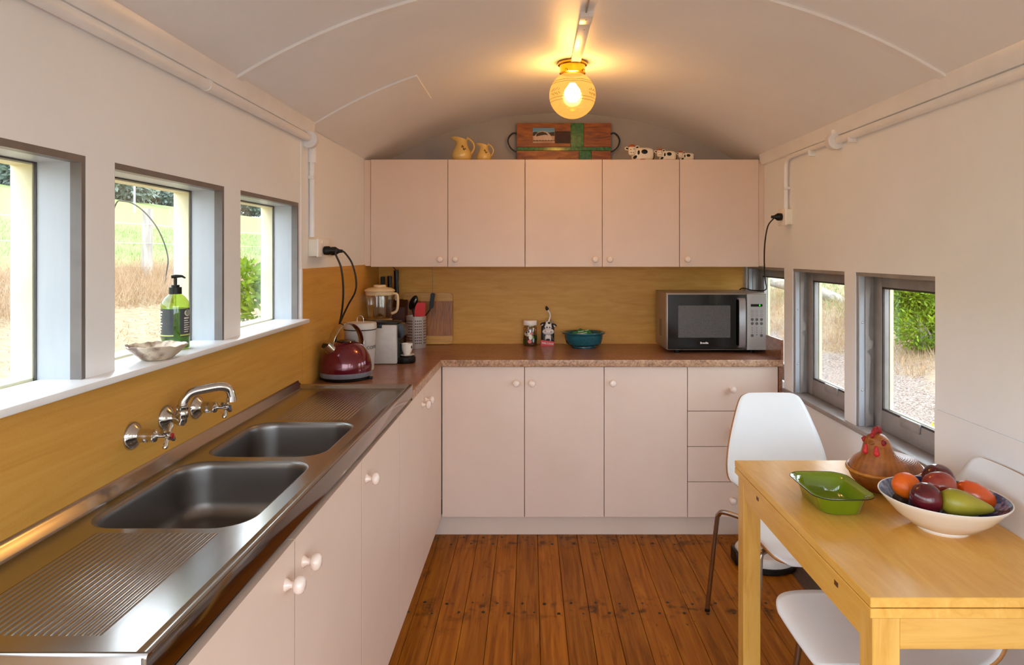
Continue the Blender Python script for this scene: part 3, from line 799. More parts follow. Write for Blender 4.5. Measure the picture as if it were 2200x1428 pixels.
text('COFFEE', .021, pm('charcoal_print', '#4a4644', None, 20, .6), cn, Matrix.Identity(4), bend=bendc, sx=1.1)

# capsule coffee machine, seen from its side
cm = thing('coffee_machine', 'light grey capsule coffee machine with black drip tray beside the canister', 'coffee machine', (-.71, 3.30, ZT))
CMG = pm('pale_grey_plastic', '#bdb6ae', '#c6bfb7', 40, .4)
b = B().box(-.838, -.645, 3.242, 3.362, ZT + .002, 1.090, .006); b.build('body', CMG, cm)
B().box(-.835, -.640, 3.246, 3.358, 1.0905, 1.1035, .005).build('top_cover', BLACK, cm)
B().box(-.775, -.715, 3.2405, 3.246, 1.074, 1.094, .002).build('lever', BLACK, cm)
B().prism([(-.644, 1.095), (-.618, 1.090), (-.607, 1.060), (-.607, 1.040), (-.622, 1.028), (-.644, 1.026)], 1, 3.258, 3.346).build('brew_head', BLACKG, cm, 30)
g = B().box(-.644, -.634, 3.262, 3.342, ZT + .03, 1.026)
for k in range(14): g.box(-.634, -.631, 3.262, 3.342, .935 + k * .0065, .938 + k * .0065)
g.build('front_grille', BLACK, cm)
b = B().lathe([(0, 0), (.046, 0), (.048, .004), (.048, .026), (.044, .030), (0, .030)], (-.612, 3.302, ZT + .001), 32); b.build('drip_tray', BLACK, cm, 40)
mu = thing('coffee_cup', 'small white cup on a saucer on the coffee machine tray', 'cup', (-.606, 3.302, ZT + .0315))
PORC = pm('white_porcelain', '#e3dccf', '#ebe5da', 20, .2, coat=.4)
B().lathe([(0, 0), (.018, 0), (.030, .004), (.036, .009), (.034, .010), (.02, .006), (0, .005)], (-.606, 3.302, ZT + .0315), 32).build('saucer', PORC, mu, 60)
B().lathe([(0, .0062), (.014, .0062), (.016, .010), (.024, .026), (.0275, .045), (.028, .062), (.0262, .062), (.025, .046), (.012, .014), (0, .012)], (-.606, 3.302, ZT + .0315), 32).build('bowl', PORC, mu, 60)
B().box(-.5835, -.5795, 3.285, 3.300, ZT + .071, ZT + .083, .001, 1).warp(lambda v: v + Vector((0, 0, 0))).build('printed_star', BLACK, mu)

# jug blender
bc = Vector((-.806, 3.60, ZT))
bl = thing('jug_blender', 'cream blender with a clear ribbed glass jug, behind the coffee machine', 'blender', bc)
CRM = pm('cream_plastic', '#dcc49a', '#e3cda6', 30, .3)
B().lathe([(0, 0), (.072, 0), (.075, .004), (.074, .04), (.064, .13), (.062, .165), (.066, .172), (.066, .185), (0, .185)], bc, 40).build('motor_base', CRM, bl, 40)
n = 64; rings = []
JG = clear('jug_glass', (.90, .88, .83, 1), .28, .05)
for r, z in ((.050, .187), (.060, .192), (.064, .205), (.069, .26), (.073, .315)):
    rings.append([bc + Vector(((r + .0022 * (1 if (k // 4) % 2 else -1)) * math.cos(2 * PI * k / n), (r + .0022 * (1 if (k // 4) % 2 else -1)) * math.sin(2 * PI * k / n), z)) for k in range(n)])
B().loft(rings, True, (True, False)).build('jug', JG, bl, 40)
b = B()
for k in range(6):
    a = k * PI / 3 + .2
    b.tube([bc + Vector((.058 * math.cos(a), .058 * math.sin(a), .20)), bc + Vector((.067 * math.cos(a), .067 * math.sin(a), .30))], [.0035, .002], 6)
b.build('jug_ribs', clear('thick_glass', (.62, .58, .52, 1), .5, .1), bl)
b = B().lathe([(0, .188), (.018, .19), (.02, .2), (.008, .212), (0, .214)], bc, 16); b.build('blade_hub', CHROME, bl)
B().lathe([(.073, .312), (.0755, .316), (.0755, .330), (0, .330)], bc, 40).build('jug_collar', CRM, bl, 40)
B().lathe([(.078, .3305), (.081, .334), (.079, .340), (.06, .350), (.034, .354), (0, .354)], bc, 40).build('lid', CRM, bl, 50)
B().lathe([(.033, .3545), (.034, .360), (.031, .366), (0, .367)], bc, 32).build('filler_cap', CRM, bl, 40)
B().tube(catmull([bc + Vector((.068, -.012, .320)), bc + Vector((.092, -.016, .318)), bc + Vector((.100, -.018, .300)), bc + Vector((.099, -.018, .25)), bc + Vector((.090, -.016, .226)), bc + Vector((.066, -.012, .214))]), .0072, 12).build('handle', CRM, bl, 60)

# knife block and knives
kb = thing('knife_block', 'dark reddish brown wooden knife block in the corner', 'knife block', (-.775, 3.90, ZT))
RW = wood('dark_red_wood', [(.3, '#2c0f08'), (.55, '#431a0f'), (.75, '#562516')], 2, 5, 12, .4)
B().prism([(3.865, ZT), (3.975, ZT), (3.985, 1.10), (3.965, 1.165), (3.868, 1.125)], 0, -.832, -.722).build('block', RW, kb)
for i, (px, py0, py1, hw, tilt) in enumerate(((822.5, 594, 632, 4.6, 0), (837, 592.5, 632, 4.8, 0), (851.5, 579.5, 634, 5.2, .0))):
    y = 3.905; t = P(px, py0, y); q = P(px, py1, y)
    k = thing('kitchen_knife', ['black handled kitchen knife at the left in the knife block', 'black handled kitchen knife in the middle of the knife block', 'tall black handled kitchen knife at the right of the block'][i], 'knife', q, 'knives in the block')
    s = y / FPX
    rings = [[Vector((t.x + (q.x - t.x) * f + hw * s * w * sx, y + dy, t.z + (q.z - t.z) * f)) for sx, dy in ((-1, -.004), (-.6, -.008), (.6, -.008), (1, -.004), (1, .004), (.6, .008), (-.6, .008), (-1, .004))] for f, w in ((0, .75), (.06, 1), (.5, .85), (.9, 1.05), (1, .95))]
    B().loft(rings).build('handle', BLACK, k, 40)
    B().box(q.x - .008, q.x + .008, y - .001, y + .001, q.z - .03, q.z + .001).build('blade', CHROME, k)
    if i == 2: B().tube([t + Vector((0, 0, -.004)), t + Vector((-.01, 0, .008)), t + Vector((-.022, 0, .018))], .0022, 6).build('hanging_loop', BLACK, k)

# bamboo chopping board leaning on the splashback
x0, x1 = (867 - VX) * 3.965 / FPX, (973 - VX) * 3.965 / FPX
bb = thing('chopping_board', 'bamboo chopping board with pale end strips leaning on the back wall', 'chopping board', ((x0 + x1) / 2, 3.96, ZT))
BAM = wood('bamboo_strips', [(.3, '#5f2f08'), (.5, '#9a5814'), (.7, '#b9782a')], 2, 7, 22, .4, bmp=.05, dist=.3)
BAME = wood('pale_bamboo', [(.3, '#b57c2c'), (.55, '#cb943c'), (.75, '#d9a650')], 0, 6, 14, .4, bmp=.05, dist=.3)
zb0, zb1 = .903, 1.203
def lean(v): return Vector((v.x, v.y + (v.z - ZT) * .055, v.z))
outl = rrect(x0, x1, zb0, zb1, .026, 6)
def clip(lo, hi): return [(px_, min(max(pz, lo), hi)) for px_, pz in outl]
for nm, lo, hi, mt in (('end_strip', zb0, zb0 + .049, BAME), ('end_strip', zb1 - .049, zb1, BAME), ('centre_panel', zb0 + .0495, zb1 - .0495, BAM)):
    pl = [p for p in outl if lo - 1e-6 <= p[1] <= hi + 1e-6]
    if nm == 'centre_panel': pl = [(x0, lo), (x1, lo), (x1, hi), (x0, hi)]
    elif lo == zb0: pl = sorted([p for p in outl if p[1] < zb0 + .03], key=lambda p: p[0]); pl = pl + [(x1, hi), (x0, hi)]
    else: pl = sorted([p for p in outl if p[1] > zb1 - .03], key=lambda p: -p[0]); pl = pl + [(x0, lo), (x1, lo)]
    B().prism(pl, 1, 3.945, 3.961).warp(lean).build(nm, mt, bb)

# utensil holder
hc = Vector((-.652, 3.832, ZT))
hd = thing('utensil_holder', 'perforated stainless steel utensil holder in front of the bamboo board', 'utensil holder', hc)
B().lathe([(0, 0), (.055, 0), (.0565, .003), (.0565, .176), (.0575, .179), (.0555, .180), (.054, .176), (.054, .006), (0, .006)], hc, 48).build('cylinder', brushed('bright_brushed_steel', '#d8d5d2', 0.3, 0.42, (1, 1, .1), .6), hd, 40)
b = B()
for k in range(-9, 10):
    if k % 5 == 3: continue
    for r in range(9):
        a = -PI / 2 + k * .19 + .3
        c = hc + Vector((.0568 * math.cos(a), .0568 * math.sin(a), .03 + r * .0155))
        b.lathe([(0, 0), (.0036, 0), (0, .0006)], c, 10, M=Vector((0, 0, 1)).rotation_difference(Vector((math.cos(a), math.sin(a), 0))).to_matrix())
b.build('holes', BLACK, hd)
u = thing('ladle', 'black plastic ladle standing at the left of the utensil holder', 'ladle', hc + Vector((-.02, 0, .01)))
p0 = P(889, 676, 3.83); p1 = P(885, 660, 3.835)
B().tube([hc + Vector((-.012, 0, .03)), p0, p1], .005, 8).build('handle', BLACK, u)
R = Matrix.Rotation(.42, 3, 'Y')
B().sph(P(888, 650, 3.835), (.022, .010, .044), 20, 14, M=R).build('scoop', BLACK, u, 60)
B().sph(P(889.5, 649, 3.826), (.015, .006, .034), 20, 14, M=R).build('scoop_hollow', BLACKG, u, 60)
u = thing('spatula', 'red silicone spatula standing in the utensil holder', 'spatula', hc + Vector((.004, 0, .01)))
q = [P(890, 679, 3.80), P(913, 679, 3.80), P(914.5, 651, 3.80), P(912, 649.5, 3.80), P(897, 650, 3.80), P(893, 656, 3.80)]
b = B(); b.loft([[v + Vector((0, -.004, 0)) for v in q], [v + Vector((0, .004, 0)) for v in q]]); b.build('blade', pm('red_silicone', '#c4120e', '#cf1a14', 20, .4), u)
B().tube([hc + Vector((.004, -.005, .03)), P(902, 678, 3.805)], .004, 8).build('handle', LEGST, u)
u = thing('slotted_turner', 'black plastic turner leaning to the right in the utensil holder', 'turner', hc + Vector((.02, 0, .01)))
B().tube([hc + Vector((.0, .01, .03)), P(915, 677, 3.84), P(924, 665, 3.84)], .0035, 8).build('handle', BLACK, u)
q = [P(922, 667, 3.84), P(930.5, 661, 3.84), P(935, 632, 3.84), P(933, 629.5, 3.84), P(928, 629, 3.84), P(925, 632, 3.84), P(922.5, 655, 3.84)]
b = B(); b.loft([[v + Vector((0, -.002, 0)) for v in q], [v + Vector((0, .002, 0)) for v in q]]); b.build('blade', BLACK, u)

# glass cookie jar with painted cow
jc = P(1139, 740, 3.93); jc.z = ZT
j = thing('glass_jar', 'small glass jar painted with a cow, white lid', 'jar', jc)
B().lathe([(0, .001), (.036, .001), (.0405, .006), (.0405, .100), (.036, .112), (.036, .118)], jc, 40, close=False).build('jar', clear('jar_glass', (.80, .76, .70, 1), .25, .05), j, 50)
B().lathe([(0, .118), (.039, .118), (.0405, .120), (.0405, .142), (.038, .145), (0, .145)], jc, 40).build('lid', WHITEP, j, 40)
def patch(px, py, hw, hh, mat, nm, r=.0412, yc=jc):
    b = B(); s = 3.89 / FPX
    c0 = (px - VX) * 3.89 / FPX - yc.x; zc = CZ - (py - VY) * 3.89 / FPX
    ring = []
    for k in range(14):
        x = c0 + hw * s * math.cos(2 * PI * k / 14); z = zc + hh * s * math.sin(2 * PI * k / 14)
        x = max(min(x, r * .98), -r * .98)
        ring.append(Vector((yc.x + x, yc.y - math.sqrt(max(r * r - x * x, 0)), z)))
    b.bm.faces.new([b.bm.verts.new(v) for v in ring])
    return b.build(nm, mat, j, 0)
CW, CK, CGN, CP, CBR = PORC, BLACK, pm('leaf_green_paint', '#1f4a1c', '#2a5a22', 30, .5), pm('pink_paint', '#d97a78', None, 30, .5), pm('brown_contents', '#4a2a1c', '#6d4630', 60, .6)
B().lathe([(0, .003), (.037, .004), (.037, .055), (0, .06)], jc, 28).build('contents', CBR, j)
for a in ((1126.5, 735, 3, 7, CGN), (1151, 727, 3.5, 6, CGN), (1133, 717, 6, 5.5, CW), (1140, 724, 4, 6, CW), (1131, 714, 1.8, 1.6, CK), (1136, 713, 1.5, 1.4, CK), (1142, 716, 3, 3, CP), (1138, 733.5, 4.5, 4, CP), (1146, 731, 2, 5, pm('pale_blue_paint', '#9fb7c4', None, 20, .5)), (1146, 706, 2, 2, CW), (1145, 724, 1.6, 4, pm('lime_paint', '#7f9b3a', None, 20, .5)), (1128, 706, 1.2, 1.2, CP), (1151, 709, 1.2, 1.2, CP)):
    patch(a[0], a[1], a[2], a[3], a[4], 'painted_patch', .0412 + .0003 * (a[4] in (CK, CP)))

# WELCOME cow
wy = 3.925; s = wy / FPX
wc = P(1177, 744, wy); wc.z = ZT
w = thing('welcome_cow_ornament', 'black and white wooden cow holding a red WELCOME sign', 'ornament', wc)
def disc(px, py, hw, hh, th, mat, nm, dy=0.0, rot=0.0, par=None):
    return B().sph(P(px, py, wy) + Vector((0, dy, 0)), (hw * s, th, hh * s), 20, 12, M=Matrix.Rotation(rot, 3, 'Y')).build(nm, mat, par or w, 60)
WWH = pm('white_craft_paint', '#d9d4cf', '#e2ddd8', 30, .4)
zt = P(0, 700, wy).z
B().box(P(1163, 0, wy).x, P(1190.5, 0, wy).x, wy - .018, wy + .016, ZT, zt, .008, 3).build('body', BLACK, w)
disc(1177.5, 725, 7.5, 13, .008, WWH, 'chest_patch', -.014)
disc(1177, 729, 4.5, 3, .004, BLACK, 'spot', -.021)
disc(1177.6, 701, 9, 11.5, .014, WWH, 'face', -.010)
mz = disc(1177.6, 711.5, 12.8, 7, .013, WWH, 'muzzle', -.018)
for x, y in ((1171.5, 710), (1183.5, 711)): disc(x, y, .9, 1.5, .002, BLACK, 'nostril', -.0305)
for x in (1175, 1180.8): disc(x, 702, 1.2, 1.6, .002, BLACK, 'eye', -.0245)
disc(1179.5, 693, 3.2, 2.4, .006, BLACK, 'forelock', -.018)
disc(1170, 696, 3, 5, .008, BLACK, 'eye_patch', -.012, .3); disc(1186.5, 699, 2.6, 5, .008, BLACK, 'eye_patch', -.012, -.2)
disc(1166, 695, 5.6, 2.6, .005, BLACK, 'ear', -.004, -.35); disc(1191, 697.5, 5.6, 2.6, .005, BLACK, 'ear', -.004, .45)
disc(1166.5, 697, 4, 1.4, .004, WWH, 'inner_ear', -.0075, -.3); disc(1190.5, 699.5, 4, 1.4, .004, WWH, 'inner_ear', -.0075, .45)
for x in (1173.4, 1185.6): disc(x, 690, 2, 3, .005, pm('grey_horn_%d' % x, '#8d949c', None, 20, .4), 'horn', -.006)
B().tube(catmull([P(1177.5, 695, wy), P(1180, 686, wy), P(1182, 679, wy), P(1181, 673, wy), P(1176.5, 666, wy)]), .0052, 10).build('tail', WWH, w, 60)
B().lathe([(0, -.014), (.006, -.012), (.0092, -.004), (.008, .004), (.003, .012), (0, .016)], P(1174.8, 662, wy), 16, sy=.6, M=Matrix.Rotation(-.35, 3, 'Y')).build('tail_tuft', BLACK, w, 60)
for x0_, x1_ in ((1171.5, 1167), (1184, 1188)):
    B().tube([P(x0_, 719, wy) + Vector((0, -.02, 0)), P(x1_ + 2, 730, wy) + Vector((0, -.023, 0))], .0009, 6).build('string', pm('jute_string', '#b08a58', None, 40, .8), w)
q = [P(1162.3, 728.5, wy), P(1161.7, 741, wy), P(1189.5, 743.8, wy), P(1191, 732.3, wy)]
b = B(); b.loft([[v + Vector((0, -.031, 0)) for v in q], [v + Vector((0, -.024, 0)) for v in q]])
sg = b.build('sign', pm('red_sign_paint', '#c50f12', '#cf1518', 20, .35), w)
text('WELCOME', .0128, WWH, sg, Matrix.Translation(P(1176.3, 736.3, wy) + Vector((0, -.0313, 0))) @ Matrix.Rotation(math.radians(6), 4, 'Y') @ FACE_CAM, bold=.0004, sx=1.12)

# teal dish
tc = Vector((.301, 3.845, ZT))
td = thing('teal_dish', 'oval teal stoneware dish with flared rim', 'dish', tc)
TEAL = pm('speckled_teal_glaze', '#0b4a55', '#146270', 120, .22, coat=.4)
B().lathe([(0, 0), (.066, 0), (.068, .003), (.066, .008), (.087, .014), (.100, .026), (.107, .050), (.110, .072), (.119, .077), (.1235, .083), (.1225, .088), (.112, .087), (.099, .078), (.088, .03), (.07, .018), (0, .016)], tc, 56, sy=.88).build('bowl', TEAL, td, 50)
gp = thing('green_packet', 'crumpled green and white striped packet lying in the teal dish', 'packet', tc + Vector((0, 0, .03)))
GPK = pm('green_foil', '#1c6a30', '#2c8a44', 18, .3)
b = B().sph(tc + Vector((-.008, -.01, .062)), (.062, .04, .042), 28, 16)
rs = random.Random(3)
b.warp(lambda v: v + Vector((0, 0, .006 * math.sin(v.x * 140) * math.cos(v.y * 90)))); b.build('packet', GPK, gp, 60)
for k in range(3):
    zz3 = .012 + k * .0105; pts = []
    for x_ in (-.034, -.022, -.010, .002, .012 + .006 * k):
        x_ = x_ + .004 * k; pts.append(tc + Vector((-.008 + x_, -.01 - .041 * math.sqrt(max(1 - (x_ / .062) ** 2 - ((zz3 + .15 * x_) / .042) ** 2, .02)), .062 + zz3 + .15 * x_)))
    B().tube(catmull(pts, 3), .0036, 8, flat=.7).build('white_stripe', WWH, gp, 60)

# ------------------------------------------------------------------ microwave
mx0, mx1, my0, my1, mz0, mz1 = .7265, 1.2585, 3.60, 3.915, .918, 1.218
mw = thing('microwave', 'silver and black microwave oven on the worktop under the right end cupboard', 'microwave', ((mx0 + mx1) / 2, 3.76, ZT))
SILV = brushed('brushed_silver_panel', '#b7b2ad', 0.3, 0.42, (.2, 1, 4), .85)
CASE = brushed('warm_silver_casing', '#a8998a', 0.35, 0.45, (1, .2, 1), .6)
B().box(mx0 - .002, mx1, my0 + .022, my1, mz0, mz1 + .004, .004).build('case', CASE, mw)
zc = lambda py: CZ - (py - VY) * my0 / FPX
xc = lambda px: (px - VX) * my0 / FPX
xd = xc(1604.5)
B().box(mx0, xd, my0 + .001, my0 + .0215, mz0, mz1, .005).build('door_surround', SILV, mw)
dr = B().box(mx0 + .004, xd - .001, my0 - .001, my0 + .004, mz0 + .004, mz1 - .004, .002, 1).build('door', BLACKG, mw)
m_, nt_, b_, n_, l_ = newmat('perforated_window_screen')
b_.inputs['Roughness'].default_value = .22
v_ = coords(nt_, (1, 1, 1), world_space=True)
vo = n_.new('ShaderNodeTexVoronoi'); vo.inputs['Scale'].default_value = 420; l_.new(v_, vo.inputs['Vector'])
l_.new(ramp(nt_, vo.outputs['Distance'], [(.25, '#2c2b2c'), (.5, '#565455')]), b_.inputs['Base Color'])
B().box(xc(1457), xc(1569), my0 - .0016, my0 - .0008, zc(725), zc(656)).build('window', m_, dr)
hx0, hx1 = xc(1584), xc(1597.5)
pts = [((hx0 + hx1) / 2, my0, zc(641)), ((hx0 + hx1) / 2, my0 - .024, zc(641.5)), ((hx0 + hx1) / 2, my0 - .032, zc(646)), ((hx0 + hx1) / 2, my0 - .034, zc(695)), ((hx0 + hx1) / 2, my0 - .032, zc(738)), ((hx0 + hx1) / 2, my0 - .024, zc(743.5)), ((hx0 + hx1) / 2, my0, zc(744))]
hw_ = (hx1 - hx0) / 2
rings = []
cp = [Vector(p) for p in pts]
for i, p in enumerate(cp):
    t = (cp[min(i + 1, 6)] - cp[max(i - 1, 0)]).normalized(); o2 = t.cross(Vector((1, 0, 0)))
    rings.append([p + Vector((sx_ * hw_, 0, 0)) + o2 * q_ for sx_, q_ in ((-1, -.004), (1, -.004), (1, .004), (-1, .004))])
B().loft(rings).build('handle', brushed('silver_handle', '#a9a9ad', .3, .4, (1, 1, 1), .7), dr, 45)
text('Breville', .0138, WHITEP, dr, at((xc(1513), my0 - .0014, zc(736.5))), bold=.0003, sx=1.05)
pn = B().box(xd, mx1, my0, my0 + .0215, mz0, mz1, .002, 1).build('control_panel', SILV, mw)
B().box(xc(1613), xc(1638), my0 - .001, my0 + .001, zc(658.5), zc(653)).build('display', BLACKG, pn)
text('0', .012, emis('green_digit', '#19e61a', 2.0), pn, at((xc(1632), my0 - .0014, zc(655.6))))
BT = pm('grey_button', '#4c4a49', '#555352', 30, .45); BO = pm('outlined_button', '#8f8b87', '#97938f', 30, .45)
def button(px, py, r, mt):
    B().lathe([(0, .0006), (r, .0004), (r * 1.02, 0), (0, -.001)], (xc(px), my0, zc(py)), 18, M=Matrix.Rotation(PI / 2, 3, 'X')).build('button', mt, pn)
for r_, py in enumerate((669, 677.5, 686.2, 694.8)):
    for px in (1616.2, 1626, 1636):
        if r_ < 2:
            B().tube([(xc(px) + .0078 * math.cos(a * PI / 10), my0 - .0004, zc(py) + .0078 * math.sin(a * PI / 10)) for a in range(21)], .0005, 4).build('button', BT, pn)
            B().box(xc(px) - .0016, xc(px) + .0016, my0 - .0005, my0 + .0002, zc(py) - .0016, zc(py) + .0016).build('button_mark', BT, pn)
        else: button(px, py, .0078, BT)
for px in (1616.2, 1636): button(px, 720.5, .0078, BT)
for py in (704, 708.8, 713.8):
    for px in (1616.2, 1626, 1636): button(px, py, .0022, BT)
button(1626, 719, .003, BT)
b = B()
for py in (701.5, 711.5): b.box(xc(1613.5), xc(1638.5), my0 - .0004, my0, zc(py) - .0003, zc(py) + .0003)
for px in (1613.5, 1638.5): b.box(xc(px) - .0003, xc(px) + .0003, my0 - .0004, my0, zc(711.5), zc(701.5))
b.build('keypad_outline', BO, pn)
b = B()
for r_ in range(10):
    for c_ in range(4): b.box(mx0 - .0026, mx0 - .0015, my0 + .14 + c_ * .018, my0 + .148 + c_ * .018, mz0 + .06 + r_ * .0095, mz0 + .0655 + r_ * .0095)
b.build('vent_slots', BLACK, mw)
for x in (mx0 + .06, mx1 - .07):
    for y in (my0 + .04, my1 - .04): B().cyl((x, y, ZT), (x, y, mz0 + .001), .014, .017, 16).build('foot', BLACK, mw)
cord('black cord with plug in the right wall socket, hanging to the microwave', (XR - .0385, 3.305, 1.612), (-1, 0, 0), [P(1663, 468, 3.31), P(1650, 485, 3.33), P(1643.5, 520, 3.36), P(1642, 560, 3.42), P(1644, 600, 3.50), P(1645, 622, 3.6), (1.235, 3.75, 1.228), (1.22, 3.935, 1.224), (1.2, 3.95, 1.1), (1.19, 3.93, 1.05)], .0034)

# ------------------------------------------------------------------ things on top of the wall cupboards
TZ = UZ1 + .0005
YEL = pm('pale_yellow_glaze', '#dcb765', '#e2c074', 6, .2, coat=.5)
DECAL = pm('brown_sprig_print', '#3a2a0c', '#5a4212', 60, .5)
def jug(label, px, k):
    y = 3.735; s = y / FPX * k
    o = thing('milk_jug', label, 'jug', (0, 0, 0), 'yellow milk jugs')
    rings = []; n = 32
    for cx, r, z in ((0, 15, 0), (0, 18.6, 3), (0, 21, 8), (0, 21.6, 13), (0, 20, 20), (0, 16.6, 27), (0, 13.2, 34), (0, 12.2, 39), (-.6, 12.6, 43)):
        rings.append([Vector(((cx + r * math.cos(2 * PI * q / n)) * s, r * math.sin(2 * PI * q / n) * s, z * s)) for q in range(n)])
    for grow, zz_ in ((.5, 46.5), (1.0, 50)):
        ring = []
        for q in range(n):
            a = 2 * PI * q / n; c = max(0, -math.cos(a))
            ring.append(Vector(((-1.5 + (12.8 + grow) * math.cos(a) - grow * 9 * c ** 3) * s, (12.2 * math.sin(a) * (1 - .35 * grow * c ** 2)) * s, (zz_ - grow * 4.6 * math.cos(a) - grow * 3.5 * c ** 6) * s)))
        rings.append(ring)
    B().loft(rings).build('body', YEL, o, 60)
    pts = [(9.5, 44), (13, 49.5), (19, 46), (25.5, 38), (26.5, 28), (22, 19), (19, 14)]
    B().tube(catmull([Vector((a * s, 0, z * s)) for a, z in pts], 6), [2.0 * s] * 37, 10).build('handle', YEL, o, 60)
    B().tube([Vector((12 * s, 0, 47 * s)), Vector((12.6 * s, 0, 54 * s))], [2.4 * s, .4 * s], 8).build('thumb_rest', YEL, o, 60)
    b = B(); rr = random.Random(2)
    for q in range(9):
        x = 5 + rr.uniform(-3, 4.5); z = 26 - (x - 5) * 1.1 + rr.uniform(-4, 4)
        r = 21.6 if z < 16 else 21.6 - (z - 16) * .42
        yy = -math.sqrt(max(r * r - x * x, 1))
        b.sph((x * s, yy * s, z * s), (1.1 * s, .5 * s, 2.0 * s), 8, 6, M=Matrix.Rotation(rr.uniform(-1, 1), 3, 'Y'))
    b.build('sprig_print', DECAL, o)
    o.location = ((px - VX) * y / FPX, y, TZ)
jug('larger pale yellow milk jug with a brown sprig', 992, 1.0)
jug('smaller pale yellow milk jug with a brown sprig', 1040, .74)

def cow(label, px, k):
    y = 3.73; s = y / FPX * k
    o = thing('cow_figurine', label, 'figurine', (0, 0, 0), 'spotted cow figurines')
    CWH = pm('cream_white_ceramic_%d' % px, '#e6dccb', '#ece4d6', 30, .3)
    CBK = BLACK; COR = pm('orange_glaze_%d' % px, '#a8461a', '#b8521f', 30, .35)
    def sq(c, r, e=.5, n=28, m=14):
        rings = []
        f = lambda t: math.copysign(abs(t) ** e, t)
        for i in range(m + 1):
            p = -PI / 2 + PI * i / m
            rings.append([Vector(((c[0] + r[0] * f(math.cos(p)) * f(math.cos(2 * PI * q / n))) * s, (c[1] + r[1] * f(math.cos(p)) * f(math.sin(2 * PI * q / n))) * s, (c[2] + r[2] * f(math.sin(p))) * s)) for q in range(n)])
        return rings
    b = B(); b.loft(sq((38, 0, 14.6), (24.5, 11, 14.6), .55)); bo = b.build('body', CWH, o, 60)
    b = B(); b.loft(sq((14.6, -8, 21.5), (8.2, 7, 10.5), .7)); hd_ = b.build('head', CWH, o, 60)
    for x, z, rt in ((4.2, 26.5, .25), (26, 29, -.25)):
        e_ = B().sph((x * s, -7 * s, z * s), (5.2 * s, 2.2 * s, 3.9 * s), 14, 10, M=Matrix.Rotation(rt, 3, 'Y')).build('ear', CWH, o, 60)
        B().sph((x * s, -8.6 * s, z * s), (3 * s, 1.2 * s, 1.8 * s), 12, 8, M=Matrix.Rotation(rt, 3, 'Y')).build('ear_mark', CBK, e_, 60)
    B().sph((14.7 * s, -8.4 * s, 31 * s), (7.6 * s, 6.4 * s, 3.8 * s), 16, 10).build('fringe', COR, o, 60)
    for x in (10.2, 19.2): B().lathe([(1.9 * s, 0), (1.2 * s, 2 * s), (0, 3.4 * s)], (x * s, -8 * s, 33.6 * s), 10).build('horn', pm('yellow_horn_%d_%d' % (px, x), '#c98f2c', None, 20, .4), o, 60)
    b = B()
    for x, z in ((11, 23.5), (18, 24.5), (12, 17.2), (16.6, 17.2)): b.sph((x * s, -14.9 * s, z * s), (1 * s, .8 * s, 1.1 * s), 8, 6)
    b.build('eyes_and_nostrils', CBK, hd_)
    for x, z, rx, rz, rt in ((41, 19, 7.6, 5.4, 0), (28.6, 17.5, 2.7, 5.2, .1), (21, 8, 5, 3.2, -.6)):
        B().sph((x * s, -10.3 * s, z * s), (rx * s, 1.3 * s, rz * s), 16, 8, M=Matrix.Rotation(rt, 3, 'Y')).build('spot', CBK, bo, 60)
    B().tube(catmull([Vector((57 * s, 0, 27 * s)), Vector((62 * s, -2 * s, 20 * s)), Vector((62.6 * s, -4 * s, 10 * s)), Vector((60 * s, -5 * s, 4 * s))]), 1.4 * s, 8).build('tail', CBK, o, 60)
    B().sph((38 * s, -9.6 * s, 2.2 * s), (7 * s, 2.6 * s, 2.2 * s), 14, 8).build('udder', COR, o, 60)
    o.location = ((px - VX) * y / FPX, y, TZ)
cow('largest of the three spotted cow figurines, nearest the wooden board', 1341.8, 1.0)
cow('middle sized spotted cow figurine', 1404.8, .765)
cow('smallest spotted cow figurine at the right', 1452.3, .615)

by = 3.955
bd = thing('serving_board', 'wooden serving board with green resin cross and black strap handles', 'serving board', P(1211, 343, by))
bd.location.z = TZ
WD = wood('dark_acacia', [(.28, '#3a1605'), (.42, '#85400f'), (.58, '#a85c18'), (.75, '#bd7a2a')], 0, 3.2, 6, .42, bmp=.03, dist=3.0)
RES = pm('green_resin', '#0f4a14', '#2f8a34', 60, .15, coat=.6)
def bpart(a, c, t, d, mat, nm, dy=0.0, th=.018):
    p, q = P(a, d, by), P(c, t, by)
    return B().box(p.x, q.x, by - th + dy, by, max(p.z, TZ), q.z, .0008, 1).build(nm, mat, bd)
for a, c, t, d in ((1110.6, 1225.6, 265.6, 316.6), (1254, 1311.6, 265.6, 316.8), (1110.6, 1243.4, 324.6, 346), (1270.4, 1311.6, 324.6, 346)): bpart(a, c, t, d, WD, 'wood_block')
for a, c, t, d in ((1226, 1253.6, 265.6, 316.8), (1110.6, 1311.6, 317, 324.2), (1243.8, 1270, 324.6, 346)): bpart(a, c, t, d, RES, 'resin_strip', .0008)
b = B().box(P(1192, 0, by).x, P(1225, 0, by).x, by - .0186, by - .017, P(0, 309, by).z, P(0, 283, by).z); b.build('dark_inlay', wood('knotty_dark_wood', [(.3, '#200902'), (.6, '#3c1506'), (.8, '#5a250d')], 0, 9, 3, .55), bd)
